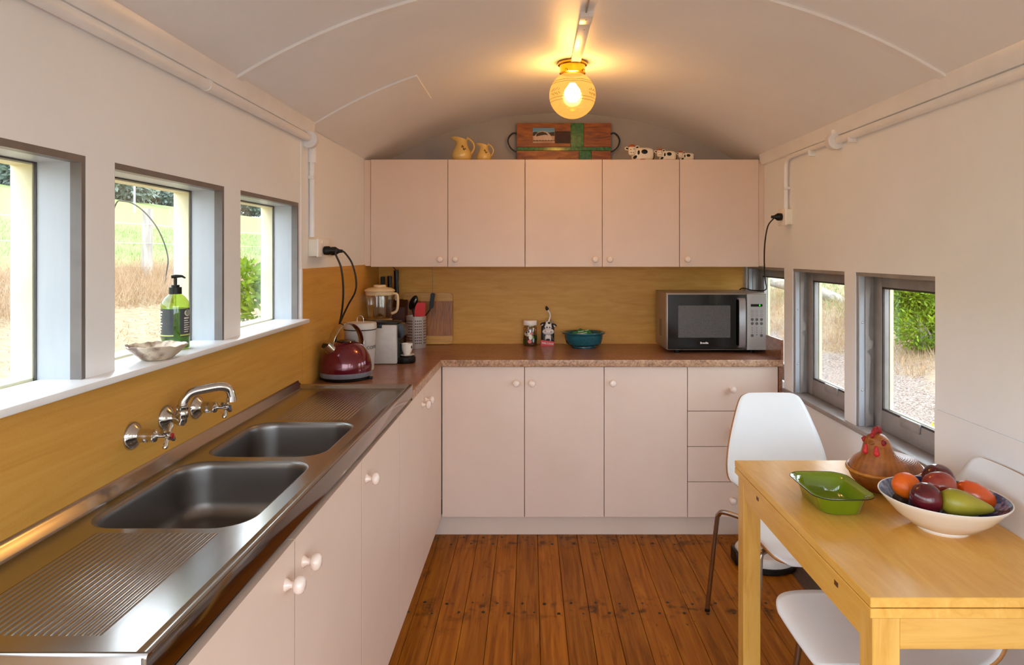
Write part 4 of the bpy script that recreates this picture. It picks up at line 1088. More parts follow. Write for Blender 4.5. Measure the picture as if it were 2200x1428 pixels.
for sgn, ex in ((-1, 1110.6), (1, 1311.6)):
    pts = [P(ex, 288, by), P(ex + sgn * 8, 287, by), P(ex + sgn * 16, 294, by), P(ex + sgn * 19, 304, by), P(ex + sgn * 15, 316, by), P(ex + sgn * 7, 324, by), P(ex, 327, by)]
    pts = [p + Vector((0, -.010, 0)) for p in pts]
    cp = catmull(pts, 5); rings = []
    for i, p in enumerate(cp):
        t = (cp[min(i + 1, len(cp) - 1)] - cp[max(i - 1, 0)]).normalized(); o2 = t.cross(Vector((0, 1, 0)))
        rings.append([p + Vector((0, a_ * .007, 0)) + o2 * c_ for a_, c_ in ((-1, -.0042), (1, -.0042), (1, .0042), (-1, .0042))])
    B().loft(rings).build('strap_handle', BLACK, bd, 40)
pc = B().box(P(1144.6, 0, by).x, P(1191, 0, by).x, by - .0195, by - .0175, P(0, 308, by).z, P(0, 276, by).z).build('photo_print', pm('print_blue_sky', '#3f86b5', '#7db0cf', 4, .4, stretch=(.3, 1, 3)), bd)
def pshape(pts, mat, nm, dy):
    b = B(); b.bm.faces.new([b.bm.verts.new(P(a, c, by) + Vector((0, -.0195 - dy, 0))) for a, c in pts]); b.build(nm, mat, pc, 0)
pshape([(1144.6, 308), (1191, 308), (1191, 292), (1144.6, 292)], pm('print_dry_ground', '#b98d78', '#d4b3a0', 40, .5), 'print_ground', .0002)
pshape([(1144.6, 293), (1191, 293), (1191, 284.5), (1180, 286), (1158, 286), (1150, 284), (1144.6, 286)], pm('print_dark_trees', '#231c14', '#35291c', 60, .5), 'print_trees', .0003)
pshape([(1145, 303), (1187, 303)] + [(1166 + 19.5 * math.cos(a * PI / 14), 302 - 19 * math.sin(a * PI / 14)) for a in range(15)], pm('print_pale_shed', '#d9b6a4', '#e0c2b2', 20, .5), 'print_shed', .0004)
pshape([(1152, 294.5), (1152.5, 289), (1158, 285.5), (1166, 284.3), (1173, 286.5), (1178, 291.5), (1170, 290.8), (1160, 292.5)], pm('print_dark_roof', '#2a1b14', None, 20, .5), 'print_roof', .0005)
pshape([(1144.6, 305), (1191, 304)] + [(1191 - q * 3.1, 301.5 + (q % 2) * 1.6) for q in range(16)], pm('print_grass', '#5a4028', '#72563a', 90, .5), 'print_grass', .0006)

# ------------------------------------------------------------------ things on the left sill
SZ = 1.1785
sc_ = Vector((-.900, 1.622, SZ))
sb = thing('rustic_bowl', 'shallow rustic brown and cream ceramic bowl on the window sill', 'bowl', sc_)
n = 40; rings = []
rr = random.Random(5); wob = [rr.uniform(-.0012, .0016) for _ in range(n)]
for r, z, k in ((.028, 0, 0), (.034, .002, .2), (.048, .014, .5), (.062, .028, 1), (.0675, .034, 1.4), (.066, .0352, 1.4), (.058, .028, 1), (.04, .012, .5), (.015, .007, 0)):
    rings.append([sc_ + Vector(((r + wob[q] * k) * math.cos(2 * PI * q / n), (r + wob[q] * k) * math.sin(2 * PI * q / n), z + wob[(q + 9) % n] * k)) for q in range(n)])
B().loft(rings).build('bowl', pm('streaky_brown_glaze', '#7a5a44', '#dccbb4', 26, .35, stretch=(1, 1, .3), lo=.40, hi=.56), sb, 40)
oc = Vector((-.948, 1.80, SZ))
so_ = thing('soap_bottle', 'green translucent pump soap bottle with black labels on the window sill', 'bottle', oc)
GB = clear('green_bottle_plastic', (.62, .74, .30, 1), .16, .06)
B().lathe([(0, .001), (.031, .001), (.0345, .005), (.0345, .116), (.032, .126), (.024, .138), (.0145, .146), (.0135, .150)], oc, 40).build('bottle', GB, so_, 50)
B().lathe([(0, .003), (.0335, .004), (.0335, .108), (0, .108)], oc, 32).build('green_soap', clear('green_liquid', (.22, .36, .008, 1), .05, .2), so_, 50)
B().lathe([(.0155, .146), (.0155, .164), (.010, .165), (.010, .170), (0, .170)], oc, 28).build('pump_collar', BLACK, so_, 40)
B().cyl(oc + Vector((0, 0, .168)), oc + Vector((0, 0, .188)), .0042, n=12).build('pump_stem', BLACK, so_)
pd = Vector((.95, .3, 0)).normalized()
B().tube([oc + pd * -.009 + Vector((0, 0, .192)), oc + Vector((0, 0, .193)), oc + pd * .016 + Vector((0, 0, .193)), oc + pd * .024 + Vector((0, 0, .188))], [.0075, .0085, .0055, .0035], 14, flat=.6).build('pump_nozzle', BLACK, so_, 50)
B().cyl(oc + Vector((0, 0, .01)), oc + Vector((0, 0, .146)), .0022, n=8).build('dip_tube', clear('dip_tube_plastic', (.8, .85, .6, 1), .2), so_)
va = math.atan2(-oc.y, -oc.x)                               # towards the room
def curved(a0, a1, z0, z1, r, mat, nm, par, n=14):
    b = B(); rings = [[oc + Vector((r * math.cos(a0 + (a1 - a0) * k / n), r * math.sin(a0 + (a1 - a0) * k / n), z)) for k in range(n + 1)] for z in (z0, z1)]
    b.loft(rings, closed=False); return b.build(nm, mat, par, 60)
LBK = pm('charcoal_label', '#34373c', '#3d4045', 30, .35)
l1 = curved(va - 1.65, va - .12, .034, .108, .0350, LBK, 'label', so_)
l2 = curved(va + .32, va + 1.85, .034, .108, .0350, LBK, 'label', so_)
YG = pm('lime_stripe', '#b9c46a', None, 20, .5); WPR = pm('white_print', '#d5d5d0', None, 20, .5)
curved(va - 1.65, va - .12, .037, .040, .0352, YG, 'stripe', l1); curved(va + .32, va + 1.85, .037, .040, .0352, YG, 'stripe', l2)
for k in range(7): curved(va + .62, va + 1.0 + (k * 37 % 5) * .05, .046 + k * .0058, .0483 + k * .0058 + (.0016 if k == 6 else 0), .0353, WPR, 'printed_line', l2, 6)
b = B(); ring = []
for q in range(20):
    a = va + .95 + .30 * math.cos(2 * PI * q / 20); ring.append(oc + Vector((.0353 * math.cos(a), .0353 * math.sin(a), .0965 + .0088 * math.sin(2 * PI * q / 20))))
b.bm.faces.new([b.bm.verts.new(v) for v in ring]); b.build('round_emblem', WPR, l2, 0)
b = B(); ring = []
for q in range(20):
    a = va + .95 + .22 * math.cos(2 * PI * q / 20); ring.append(oc + Vector((.0355 * math.cos(a), .0355 * math.sin(a), .0965 + .0064 * math.sin(2 * PI * q / 20))))
b.bm.faces.new([b.bm.verts.new(v) for v in ring]); b.build('emblem_centre', pm('grey_print', '#8c8f88', None, 20, .5), l2, 0)
for k in range(8): curved(va - 1.45, va - 1.2 + (k * 53 % 4) * .06, .046 + k * .0075, .0488 + k * .0075, .0353, WPR, 'printed_line', l1, 5)

# ------------------------------------------------------------------ table
tx0, tx1, ty0, ty1, TT = .683, 1.196, 1.357, 2.262, .74
tb = thing('dining_table', 'pale birch folding top dining table against the right wall', 'table', ((tx0 + tx1) / 2, (ty0 + ty1) / 2, 0))
B().box(tx0, tx1, ty0, ty1, .7195, TT, .0015, 1).build('top_leaf', BIRCH, tb)
B().box(tx0, tx1, ty0, ty1, .698, .7175, .0015, 1).build('lower_leaf', BIRCH, tb)
B().box(tx0 + .006, tx1 - .006, ty0 + .006, ty1 - .006, .7172, .7198).build('leaf_gap', DARKLINE, tb)
lw = .056; ins = .009
for x in (tx0 + ins, tx1 - ins - lw):
    for y in (ty0 + ins, ty1 - ins - lw): B().box(x, x + lw, y, y + lw, 0, .698, .002, 1).build('leg', BIRCHZ, tb)
for x in (tx0 + ins + .002, tx1 - ins - .022): B().box(x, x + .02, ty0 + ins + lw, ty1 - ins - lw, .630, .698, .001, 1).build('apron', BIRCH, tb)
AX = wood('pale_birch_apron', [(0.30, '#c8933e'), (0.5, '#d8a650'), (0.72, '#e2b562')], 0, 3.0, 9, 0.32, bmp=0.03, dist=1.2)
for y in (ty0 + ins + .002, ty1 - ins - .022): B().box(tx0 + ins + lw, tx1 - ins - lw, y, y + .02, .630, .698, .001, 1).build('apron', AX, tb)
for y in (2.065, 1.533): B().box(tx0 + ins + .0005, tx0 + ins + .0035, y - .009, y + .009, .677, .692, .0005, 1).build('peg', PEG, tb)

# ------------------------------------------------------------------ chairs
def make_chair(label):
    o = thing('dining_chair', label, 'chair', (0, 0, 0), 'white moulded chairs at the table')
    prof = [(-.250, .424, .120), (-.246, .434, .150), (-.232, .441, .170), (-.20, .446, .180), (-.14, .447, .185), (-.06, .443, .187), (.02, .438, .185), (.09, .436, .178), (.14, .442, .165), (.178, .460, .152), (.202, .490, .146), (.212, .520, .150), (.218, .541, .170), (.222, .556, .188), (.230, .585, .196), (.240, .63, .194), (.254, .69, .182), (.270, .755, .162), (.286, .82, .138), (.296, .855, .120), (.299, .867, .104), (.3005, .873, .085)]
    P3 = catmull([Vector(p) for p in prof], 3)
    n = 16; b = B(); rings = []
    for p in P3:
        y, z, hw = p
        k = min(max((z - .46) / .1, 0), 1)
        rings.append([Vector((hw * t, y - k * .030 * (t * hw / .19) ** 2, z + (1 - k) * .010 * (t * hw / .19) ** 2)) for t in [-1 + 2 * q / n for q in range(n + 1)]])
    b.loft(rings, closed=False)
    sh = b.build('moulded_shell', CHAIRW, o, 70)
    sh.data.materials.append(PLY)
    sm = sh.modifiers.new('ply_thickness', 'SOLIDIFY'); sm.thickness = .011; sm.offset = 0; sm.material_offset_rim = 1
    for sx in (-1, 1):
        for pts in ([(.08, .08, .420), (.16, .17, .424), (.205, .215, .424), (.219, .232, .408), (.226, .242, .36), (.25, .288, .004)], [(.08, -.10, .426), (.14, -.13, .430), (.172, -.145, .429), (.186, -.152, .414), (.191, -.158, .36), (.222, -.198, .004)]):
            cp = catmull([Vector((sx * a, c, z)) for a, c, z in pts], 5)
            lg = B().tube(cp, .0092, 12).build('leg', LEGST, o, 60)
            B().cyl((sx * pts[-1][0], pts[-1][1], 0), (sx * pts[-1][0] - sx * .001, pts[-1][1] - .001, .012), .0102, n=12).build('foot_cap', BLACK, lg, 50)
    B().box(-.09, .09, -.12, .10, .414, .428, .004).build('under_frame', BLACK, o)
    return o
c1 = make_chair('white moulded chair facing the camera at the far end of the table')
c1.location = (.957, 2.418, 0)
def copy_tree(o, parent=None):
    c = o.copy(); COL.objects.link(c); c.parent = parent
    for ch in [x for x in bpy.data.objects if x.parent == o]: copy_tree(ch, c)
    return c
c2 = copy_tree(c1)
c2.location = (.945, 1.765, 0); c2.rotation_euler = (0, 0, -PI / 2)
c2['label'] = 'white moulded chair tucked under the table with its back against the right wall'

# ------------------------------------------------------------------ things on the table
gx0, gx1, gy0, gy1 = .748, .914, 1.757, 1.988
gd = thing('green_dish', 'olive green enamel rectangular pie dish with black rim', 'dish', ((gx0 + gx1) / 2, (gy0 + gy1) / 2, TT))
GRN = pm('olive_green_enamel', '#647c08', '#6f880e', 8, .1, coat=.8)
rings = []
for ins_, z, r in ((.031, .0, .038), (.027, .003, .040), (.017, .040, .044), (.013, .046, .046), (0, .050, .048), (0, .0515, .048), (.013, .0485, .046), (.0185, .042, .044), (.029, .006, .038), (.036, .003, .034)):
    rings.append([Vector((p[0], p[1], TT + z)) for p in rrect(gx0 + ins_, gx1 - ins_, gy0 + ins_, gy1 - ins_, r, 7)])
B().loft(rings).build('dish', GRN, gd, 45)
rp = [Vector((p[0], p[1], TT + .0508)) for p in rrect(gx0, gx1, gy0, gy1, .048, 7)]
B().tube(rp + [rp[0]], .0013, 6).build('rim_line', BLACKG, gd)

hcn = Vector((1.045, 1.992, TT))
hn = thing('hen_basket', 'woven wicker hen shaped lidded basket with red comb', 'basket', (0, 0, 0))
def wicker(name, c1_, c2_):
    m, nt, b, n, l = newmat(name)
    v = coords(nt, (1, 1, 1))
    wv = n.new('ShaderNodeTexWave'); wv.bands_direction = 'Z'; wv.inputs['Scale'].default_value = 130; wv.inputs['Distortion'].default_value = 1.2; l.new(v, wv.inputs['Vector'])
    f = noise(nt, v, 26, 3)
    gr_ = n.new('ShaderNodeTexGradient'); gr_.gradient_type = 'RADIAL'; l.new(v, gr_.inputs['Vector'])      # upright ribs of the weave
    ml = n.new('ShaderNodeMath'); ml.operation = 'MULTIPLY'; ml.inputs[1].default_value = 2 * PI * 40; l.new(gr_.outputs['Fac'], ml.inputs[0])
    sn = n.new('ShaderNodeMath'); sn.operation = 'SINE'; l.new(ml.outputs[0], sn.inputs[0])
    wx = n.new('ShaderNodeMath'); wx.operation = 'MULTIPLY_ADD'; wx.inputs[1].default_value = .25; l.new(sn.outputs[0], wx.inputs[0]); l.new(wv.outputs['Fac'], wx.inputs[2])
    mxn = n.new('ShaderNodeMath'); mxn.operation = 'MULTIPLY_ADD'; mxn.inputs[1].default_value = .22
    l.new(wx.outputs[0], mxn.inputs[0]); l.new(f, mxn.inputs[2])
    l.new(ramp(nt, mxn.outputs[0], [(.35, c1_), (.75, c2_)]), b.inputs['Base Color'])
    b.inputs['Roughness'].default_value = .38; bump(nt, b, wx.outputs[0], .35, .0015)
    return m
WK = wicker('woven_cane', '#6e3508', '#a96220'); WK2 = wicker('glossy_woven_cane', '#6a3206', '#99551a')
CANE = pm('golden_cane_rim', '#a8661a', '#bd7a26', 30, .25)
def ell(cx, cy, z, rx, ry, n=40): return [Vector((cx + rx * math.cos(2 * PI * k / n), cy + ry * math.sin(2 * PI * k / n), z)) for k in range(n)]
B().loft([ell(0, 0, z, rx, ry) for z, rx, ry in ((0, .060, .050), (.002, .066, .055), (.014, .086, .070), (.032, .106, .086), (.050, .117, .094), (.060, .119, .096))]).build('basket', WK2, hn, 50)
rp = ell(0, 0, .062, .120, .097); B().tube(rp + [rp[0]], .0052, 10).build('rim', CANE, hn, 60)
B().loft([ell(0, 0, .066, .116, .093), ell(0, 0, .072, .114, .091), ell(.0, 0, .084, .106, .083), ell(-.012, 0, .094, .088, .070), ell(-.029, 0, .102, .064, .056), ell(-.042, 0, .112, .047, .046), ell(-.048, 0, .126, .040, .040), ell(-.050, 0, .142, .0365, .036), ell(-.052, 0, .156, .031, .031), ell(-.053, 0, .166, .021, .022), ell(-.053, 0, .171, .010, .011)]).build('lid', WK, hn, 60)
CMB = pm('red_felt', '#7e0a12', '#a3121c', 60, .6)
b = B()
for k, (x, z, r) in enumerate(((-.078, .168, .008), (-.070, .176, .010), (-.060, .181, .0105), (-.049, .182, .0105), (-.038, .179, .010), (-.030, .172, .007))): b.sph((x, 0, z), (r, .0055, r), 12, 8)
b.build('comb', CMB, hn, 60)
B().lathe([(.010, 0), (.0065, .010), (0, .020)], (-.080, 0, .150), 12, sx=.7, M=Matrix.Rotation(-PI / 2 - .25, 3, 'Y')).build('beak', pm('brown_cane_beak', '#7a4212', '#8f5420', 60, .4), hn, 50)
for sy in (-1, 1):
    e_ = B().sph((-.067, sy * .0275, .151), (.011, .006, .0095), 12, 8).build('eye', CMB, hn, 60)
    B().sph((-.069, sy * .0335, .152), (.0032, .002, .0032), 8, 6).build('pupil', BLACKG, e_)
    b = B().sph((-.085, sy * .015, .130), (.006, .006, .013), 12, 8); b.sph((-.086, sy * .016, .121), (.0075, .008, .009), 12, 8); b.build('wattle', pm('bright_red_felt_%d' % (sy + 1), '#b3141c', '#cf2a2c', 60, .6), hn, 60)
hn.location = hcn; hn.rotation_euler = (0, 0, math.radians(38))

fb = Vector((1.038, 1.700, TT))
bw = thing('fruit_bowl', 'white bowl with blue patterned inside full of fruit', 'bowl', fb)
B().lathe([(0, 0), (.058, 0), (.060, .004), (.058, .007), (.080, .016), (.112, .042), (.136, .070), (.146, .081), (.147, .084), (.144, .0845)], fb, 64).build('bowl', pm('ivory_glaze', '#e5ddd0', '#e9e2d7', 6, .18, coat=.4), bw, 40)
B().lathe([(.144, .0842), (.134, .0715), (.110, .045), (.078, .020), (.05, .012), (0, .011)], fb, 64).build('blue_lining', pm('blue_floral_glaze', '#2f4470', '#8d9cbb', 55, .15, coat=.4, lo=.45, hi=.62), bw, 40)
rp = [fb + Vector((.1455 * math.cos(a * PI / 32), .1455 * math.sin(a * PI / 32), .0842)) for a in range(65)]
B().tube(rp, .0018, 8).build('rim', pm('ivory_rim_glaze', '#ddd9d2', None, 6, .15), bw, 60)

ORG = pm('mandarin_peel', '#d95a05', '#e36a0c', 20, .38, bmp=.35, bscale=500, bdist=.001)
PLUM = pm('dark_red_plum_skin', '#3d0a14', '#66141f', 14, .2, coat=.3)
APL = pm('red_apple_skin', '#7a1519', '#a64a34', 16, .22, coat=.3)
PEAR = pm('green_pear_skin', '#858018', '#a3962c', 12, .35, bmp=.05, bscale=300)
PERS = pm('orange_red_fruit_skin', '#cf4a0a', '#dc5a12', 8, .2, coat=.3)
STEMM = pm('brown_stalk', '#3f2a18', '#5a3d22', 60, .7)
def fruit(name, label, cat, c, prof, mat, M=None, stem=True, n=32, sx=1., sy=1.):
    o = thing(name, label, cat, c)
    B().lathe(prof, c, n, sx, sy, M=M).build('flesh', mat, o, 70)
    if stem:
        M = M or Matrix.Identity(3); zt_ = prof[-1][1]
        B().tube([Vector(c) + M @ Vector((0, 0, zt_ - .006)), Vector(c) + M @ Vector((.001, 0, zt_ + .004)), Vector(c) + M @ Vector((.003, 0, zt_ + .013))], [.0014, .0012, .0018], 6).build('stalk', STEMM, o)
    return o
def globe_prof(r, flat=1.0, dim=.12, n=14):
    out = []
    for k in range(n + 1):
        t = PI * k / n; rad = r * math.sin(t); z = -r * flat * math.cos(t)
        d = dim * r * math.exp(-(rad / (r * .28)) ** 2)
        out.append((rad, z + d if z < 0 else z - d))
    return out
def RX(a, ax='X'): return Matrix.Rotation(a, 3, ax)
fruit('mandarin', 'bright orange mandarin at the left on top of the fruit bowl', 'mandarin', P(1947, 1043, 1.735), globe_prof(.0345, .92, .06), ORG, RX(.4), False)
fruit('mandarin', 'orange mandarin mostly hidden under the dark plum', 'mandarin', (.975, 1.655, .789), globe_prof(.026, .92, .06), ORG, RX(.4), False)
fruit('red_apple', 'red apple with russet top in the middle of the fruit bowl', 'apple', P(2018, 1044, 1.725), globe_prof(.0405, .92, .22), APL, RX(-.55), True)
fruit('dark_plum', 'dark purple plum at the back of the fruit bowl', 'plum', P(2016, 1028, 1.803), globe_prof(.0400, .95, .08), PLUM, RX(.2), False)
fruit('dark_plum', 'dark red plum at the front of the fruit bowl', 'plum', P(1990, 1071, 1.655), globe_prof(.0385, .98, .1), PLUM, RX(1.2, 'Y'), True)
pp = P(2052, 1079, 1.632)
dirp = (P(2140, 1096, 1.615) - pp).normalized()
Mp = Vector((0, 0, 1)).rotation_difference(dirp).to_matrix()
fruit('pear', 'green pear lying on its side with its stalk over the rim', 'pear', pp, [(0, -.030), (.010, -.0325), (.022, -.028), (.031, -.014), (.0325, .004), (.029, .024), (.0215, .046), (.0145, .066), (.009, .079), (.004, .085), (0, .084)], PEAR, Mp, False)
pe = bpy.data.objects[[o.name for o in bpy.data.objects if o.name.startswith('pear')][0]]
B().tube(catmull([pp + dirp * .080, pp + dirp * .096, pp + dirp * .112 + Vector((0, 0, .003)), pp + dirp * .119 + Vector((0, 0, .012))], 4), .0017, 6).build('stalk', STEMM, pe)
pq = P(2097, 1066, 1.72); dq = Vector((.78, -.28, -.46)).normalized()
fruit('oval_fruit', 'elongated orange red fruit behind the pear', 'fruit', pq, [(0, -.050), (.012, -.0475), (.024, -.036), (.031, -.016), (.032, .006), (.027, .030), (.016, .044), (0, .050)], PERS, Vector((0, 0, 1)).rotation_difference(dq).to_matrix(), False)
fruit('small_dark_fruit', 'small wrinkled dark brown fruit at the left edge of the bowl', 'fruit', (.950, 1.735, .800), globe_prof(.019, .95, .05), pm('wrinkled_brown_skin', '#24120b', '#4a2a18', 50, .5, bmp=.8, bscale=120), None, False)

# ------------------------------------------------------------------ low round appliance on the floor
ra = thing('robot_vacuum', 'low round white and black appliance on the floor behind the far chair', 'appliance', (1.09, 3.13, 0))
rc = Vector((1.085, 3.13, 0))
B().lathe([(0, .003), (.135, .003), (.140, .008), (.140, .026), (.136, .030), (0, .030)], rc, 48).build('base', BLACK, ra, 40)
B().lathe([(.134, .030), (.134, .060), (.128, .068), (.08, .072), (0, .073)], rc, 48).build('cover', pm('off_white_plastic', '#cfcac4', '#d6d1cb', 20, .35), ra, 40)
B().box(rc.x - .147, rc.x - .132, rc.y - .045, rc.y + .045, .004, .066, .006).build('bumper', BLACK, ra)

# ------------------------------------------------------------------ outside
def gz_at(x, y):
    if x < -1.05: return -.2 + .21 * max(0, -1.15 - x) if x > -24 else -.2 + .21 * 22.85 + .10 * (-24 - x)
    if x > 1.45:
        return -.2 + .04 * (min(x, 4.4) - 1.45) + (.25 * (min(x, 9) - 4.4) if x > 4.4 else 0) + (.05 * (x - 9) if x > 9 else 0)
    return -.2
gx = [-70, -50, -38, -30] + [-24 + .6 * k for k in range(37)] + [-1.8, -1.4, -1.1, 1.45, 1.8] + [2.2 + .4 * k for k in range(24)] + [14, 18, 26, 40]
gy = [-25, -12, -6, -3] + [-1.5 + .6 * k for k in range(60)] + [38, 46, 60, 80, 120]
rg = random.Random(11)
b = B(); grid = [[b.bm.verts.new((x, y, gz_at(x, y) + (rg.uniform(-.03, .03) if abs(x) > 1.9 else 0))) for y in gy] for x in gx]
for i in range(len(gx) - 1):
    for j_ in range(len(gy) - 1): b.bm.faces.new((grid[i][j_], grid[i + 1][j_], grid[i + 1][j_ + 1], grid[i][j_ + 1]))
m, nt, bs, nn, ll = newmat('dry_ground_and_pasture')
v = coords(nt, (1, 1, 1), world_space=True)
sep = nn.new('ShaderNodeSeparateXYZ'); ll.new(nn.new('ShaderNodeNewGeometry').outputs['Position'], sep.inputs[0])
n1 = noise(nt, v, 1.3, 4); n2 = noise(nt, v, 14, 6, .7); n3 = noise(nt, v, 45, 4, .8)
straw = ramp(nt, n2, [(.3, '#78654c'), (.5, '#9a866a'), (.7, '#ac987c')])
field = ramp(nt, n2, [(.3, '#76834e'), (.5, '#88935e'), (.7, '#98a270')])
mulch = ramp(nt, n3, [(.38, '#33261f'), (.47, '#77665b'), (.58, '#a19288')])
def maprange(sock, a, c):
    r = nn.new('ShaderNodeMapRange'); r.inputs['From Min'].default_value = a; r.inputs['From Max'].default_value = c; ll.new(sock, r.inputs['Value']); return r.outputs[0]
def mixc(f, a, c):
    q = nn.new('ShaderNodeMix'); q.data_type = 'RGBA'; ll.new(f, q.inputs['Factor']); ll.new(a, q.inputs[6]); ll.new(c, q.inputs[7]); return q.outputs[2]
wob_ = nn.new('ShaderNodeMath'); wob_.operation = 'MULTIPLY_ADD'; wob_.inputs[1].default_value = 2.4; ll.new(n1, wob_.inputs[0]); ll.new(sep.outputs['X'], wob_.inputs[2])
left = mixc(maprange(wob_.outputs[0], -6.4, -7.6), straw, field)
right = mixc(maprange(wob_.outputs[0], 5.6, 6.2), mulch, mixc(maprange(wob_.outputs[0], 8.2, 9.4), straw, field))
ll.new(mixc(maprange(sep.outputs['X'], -.5, .5), left, right), bs.inputs['Base Color'])
bs.inputs['Roughness'].default_value = .95; bs.inputs['Specular IOR Level'].default_value = .1; bump(nt, bs, n3, .6, .03)
gr = b.build('ground', m)
tag(gr, 'dry grassy ground, mulch and pasture outside the windows', 'ground', kind='structure')

def leafmat(name, c1_, c2_, tr_=.35):
    m, nt, b, n, l = newmat(name)
    v = coords(nt, (1, 1, 1), world_space=True)
    col = ramp(nt, noise(nt, v, 9, 3), [(.35, c1_), (.65, c2_)])
    t = n.new('ShaderNodeBsdfTranslucent'); mx = n.new('ShaderNodeMixShader'); mx.inputs[0].default_value = tr_
    l.new(col, b.inputs['Base Color']); l.new(col, t.inputs['Color']); b.inputs['Roughness'].default_value = .5
    l.new(b.outputs[0], mx.inputs[1]); l.new(t.outputs[0], mx.inputs[2]); l.new(mx.outputs[0], n['Material Output'].inputs['Surface'])
    return m
LBR = leafmat('bright_leaf', '#5a7a12', '#8aa024'); LDK = leafmat('dark_leaf', '#22361a', '#3c5226', .2); LTR = leafmat('haze_paled_leaf', '#76837c', '#93a098', .2)  # hill tree leaves paled and greyed to carry distance haze
BARK = pm('grey_bark', '#7d746a', '#a59b8e', 14, .9, bmp=.5, bscale=30, bdist=.01)
DRY = leafmat('dry_grass_blade', '#997a5c', '#b89c7a', .3); GRASSB = leafmat('green_grass_blade', '#748548', '#929f64', .3)
def foliage(b, c, rad, n, L, W, rr, shell=.55):
    c = Vector(c)
    for _ in range(n):
        d = Vector((rr.gauss(0, 1), rr.gauss(0, 1), rr.gauss(0, 1))).normalized()
        f = shell + (1 - shell) * rr.random()
        p = c + Vector((d.x * rad[0], d.y * rad[1], d.z * rad[2])) * f
        t = (d + Vector((rr.uniform(-.9, .9), rr.uniform(-.9, .9), rr.uniform(-.5, .9)))).normalized()
        sd_ = t.cross(Vector((rr.uniform(-1, 1), rr.uniform(-1, 1), rr.uniform(-1, 1)))).normalized()
        l_ = L * rr.uniform(.7, 1.3)
        b.quad(p, p + t * l_ * .5 + sd_ * W, p + t * l_, p + t * l_ * .5 - sd_ * W)
def bush(name, label, base, blobs, n, L, W, mat, seed, group='shrubs outside', stems=5, cat='shrub'):
    rr = random.Random(seed)
    o = thing(name, label, cat, base, group)
    b = B()
    for c, rad in blobs: foliage(b, c, rad, n, L, W, rr)
    b.build('foliage', mat, o, 0)
    b = B()
    for k in range(stems):
        c, rad = blobs[k % len(blobs)]
        e_ = Vector(c) + Vector((rr.uniform(-.5, .5) * rad[0], rr.uniform(-.5, .5) * rad[1], rr.uniform(0, .6) * rad[2]))
        s0 = Vector(base) + Vector((rr.uniform(-.06, .06), rr.uniform(-.06, .06), -.05))
        b.tube(catmull([s0, (s0 + e_) / 2 + Vector((rr.uniform(-.08, .08), rr.uniform(-.08, .08), .05)), e_], 3), [.02, .018, .016, .013, .011, .008, .005][:7], 6)
    b.build('stems', BARK, o)
    return o
def G(px, t, dz=0.0):                                   # a spot on the ground seen in direction px at distance t
    x = (px - VX) / FPX * t
    return Vector((x, t, gz_at(x, t) + dz))
q = G(1985, 9.0); bush('bright_green_bush', 'bright yellow green leafy bush outside the right window', q, [(q + Vector((.05, 0, .36)), (.5, .5, .34)), (q + Vector((.25, .1, .66)), (.42, .45, .28)), (q + Vector((-.15, .1, .74)), (.22, .3, .18)), (q + Vector((.55, .3, .4)), (.5, .5, .42))], 3200, .07, .013, LBR, 1)
q = G(1960, 11.0); bush('dark_green_bush', 'dark green shrub with bare pale twigs behind the bright bush', q, [(q + Vector((0, .3, .7)), (.8, .8, .6)), (q + Vector((.6, .5, 1.1)), (.9, .8, .7)), (q + Vector((-.3, .5, 1.1)), (.7, .7, .6)), (q + Vector((1.4, .8, .8)), (1.0, .8, .9))], 2600, .10, .013, LDK, 2)
tw = bpy.data.objects['dark_green_bush']; rr = random.Random(8); b = B()
for k in range(26):
    a = q + Vector((rr.uniform(-.7, .7), -.75 + rr.uniform(-.25, .2), rr.uniform(.85, 1.35)))
    d_ = Vector((rr.uniform(-.8, .8), rr.uniform(-.2, .2), rr.uniform(-.35, .45)))
    b.tube(catmull([a, a + d_ * .5 + Vector((0, 0, rr.uniform(-.06, .1))), a + d_], 3), .007, 5)
b.build('bare_twigs', pm('pale_dry_twig', '#b3a898', '#cbc2b4', 20, .9), tw)
q = G(560, 5.35); bush('garden_shrub', 'leafy green shrub outside the small far left window', q, [(q + Vector((.10, 0, 1.0)), (.24, .3, .30)), (q + Vector((-.10, -.05, 1.18)), (.16, .2, .18)), (q + Vector((.16, .1, .62)), (.26, .3, .35))], 520, .075, .017, LBR, 3)
rt = random.Random(21)
for px, t, h, lab in ((10, 31, 3.2, 'haze-paled grey green tree on the hill in the window nearest the camera'), (228, 40, 3.9, 'taller haze-paled grey green tree on the hill at the left of the middle window'), (318, 47, 3.9, 'haze-paled grey green tree on the hill above the fence post'), (400, 54, 3.4, 'low haze-paled grey green tree on the hill at the right of the middle window'), (548, 62, 4.0, 'haze-paled grey green tree on the hill in the far window')):
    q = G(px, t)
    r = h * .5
    bush('paddock_tree', lab, q, [(q + Vector((0, 0, h * .52)), (r, r, h * .42)), (q + Vector((r * .7, .3, h * .30)), (r * .8, r * .7, h * .32)), (q + Vector((-r * .7, .3, h * .28)), (r * .8, r * .7, h * .32))], 1500, .42, .10, LTR, 30 + int(t), 'trees on the hill', 3, 'tree')

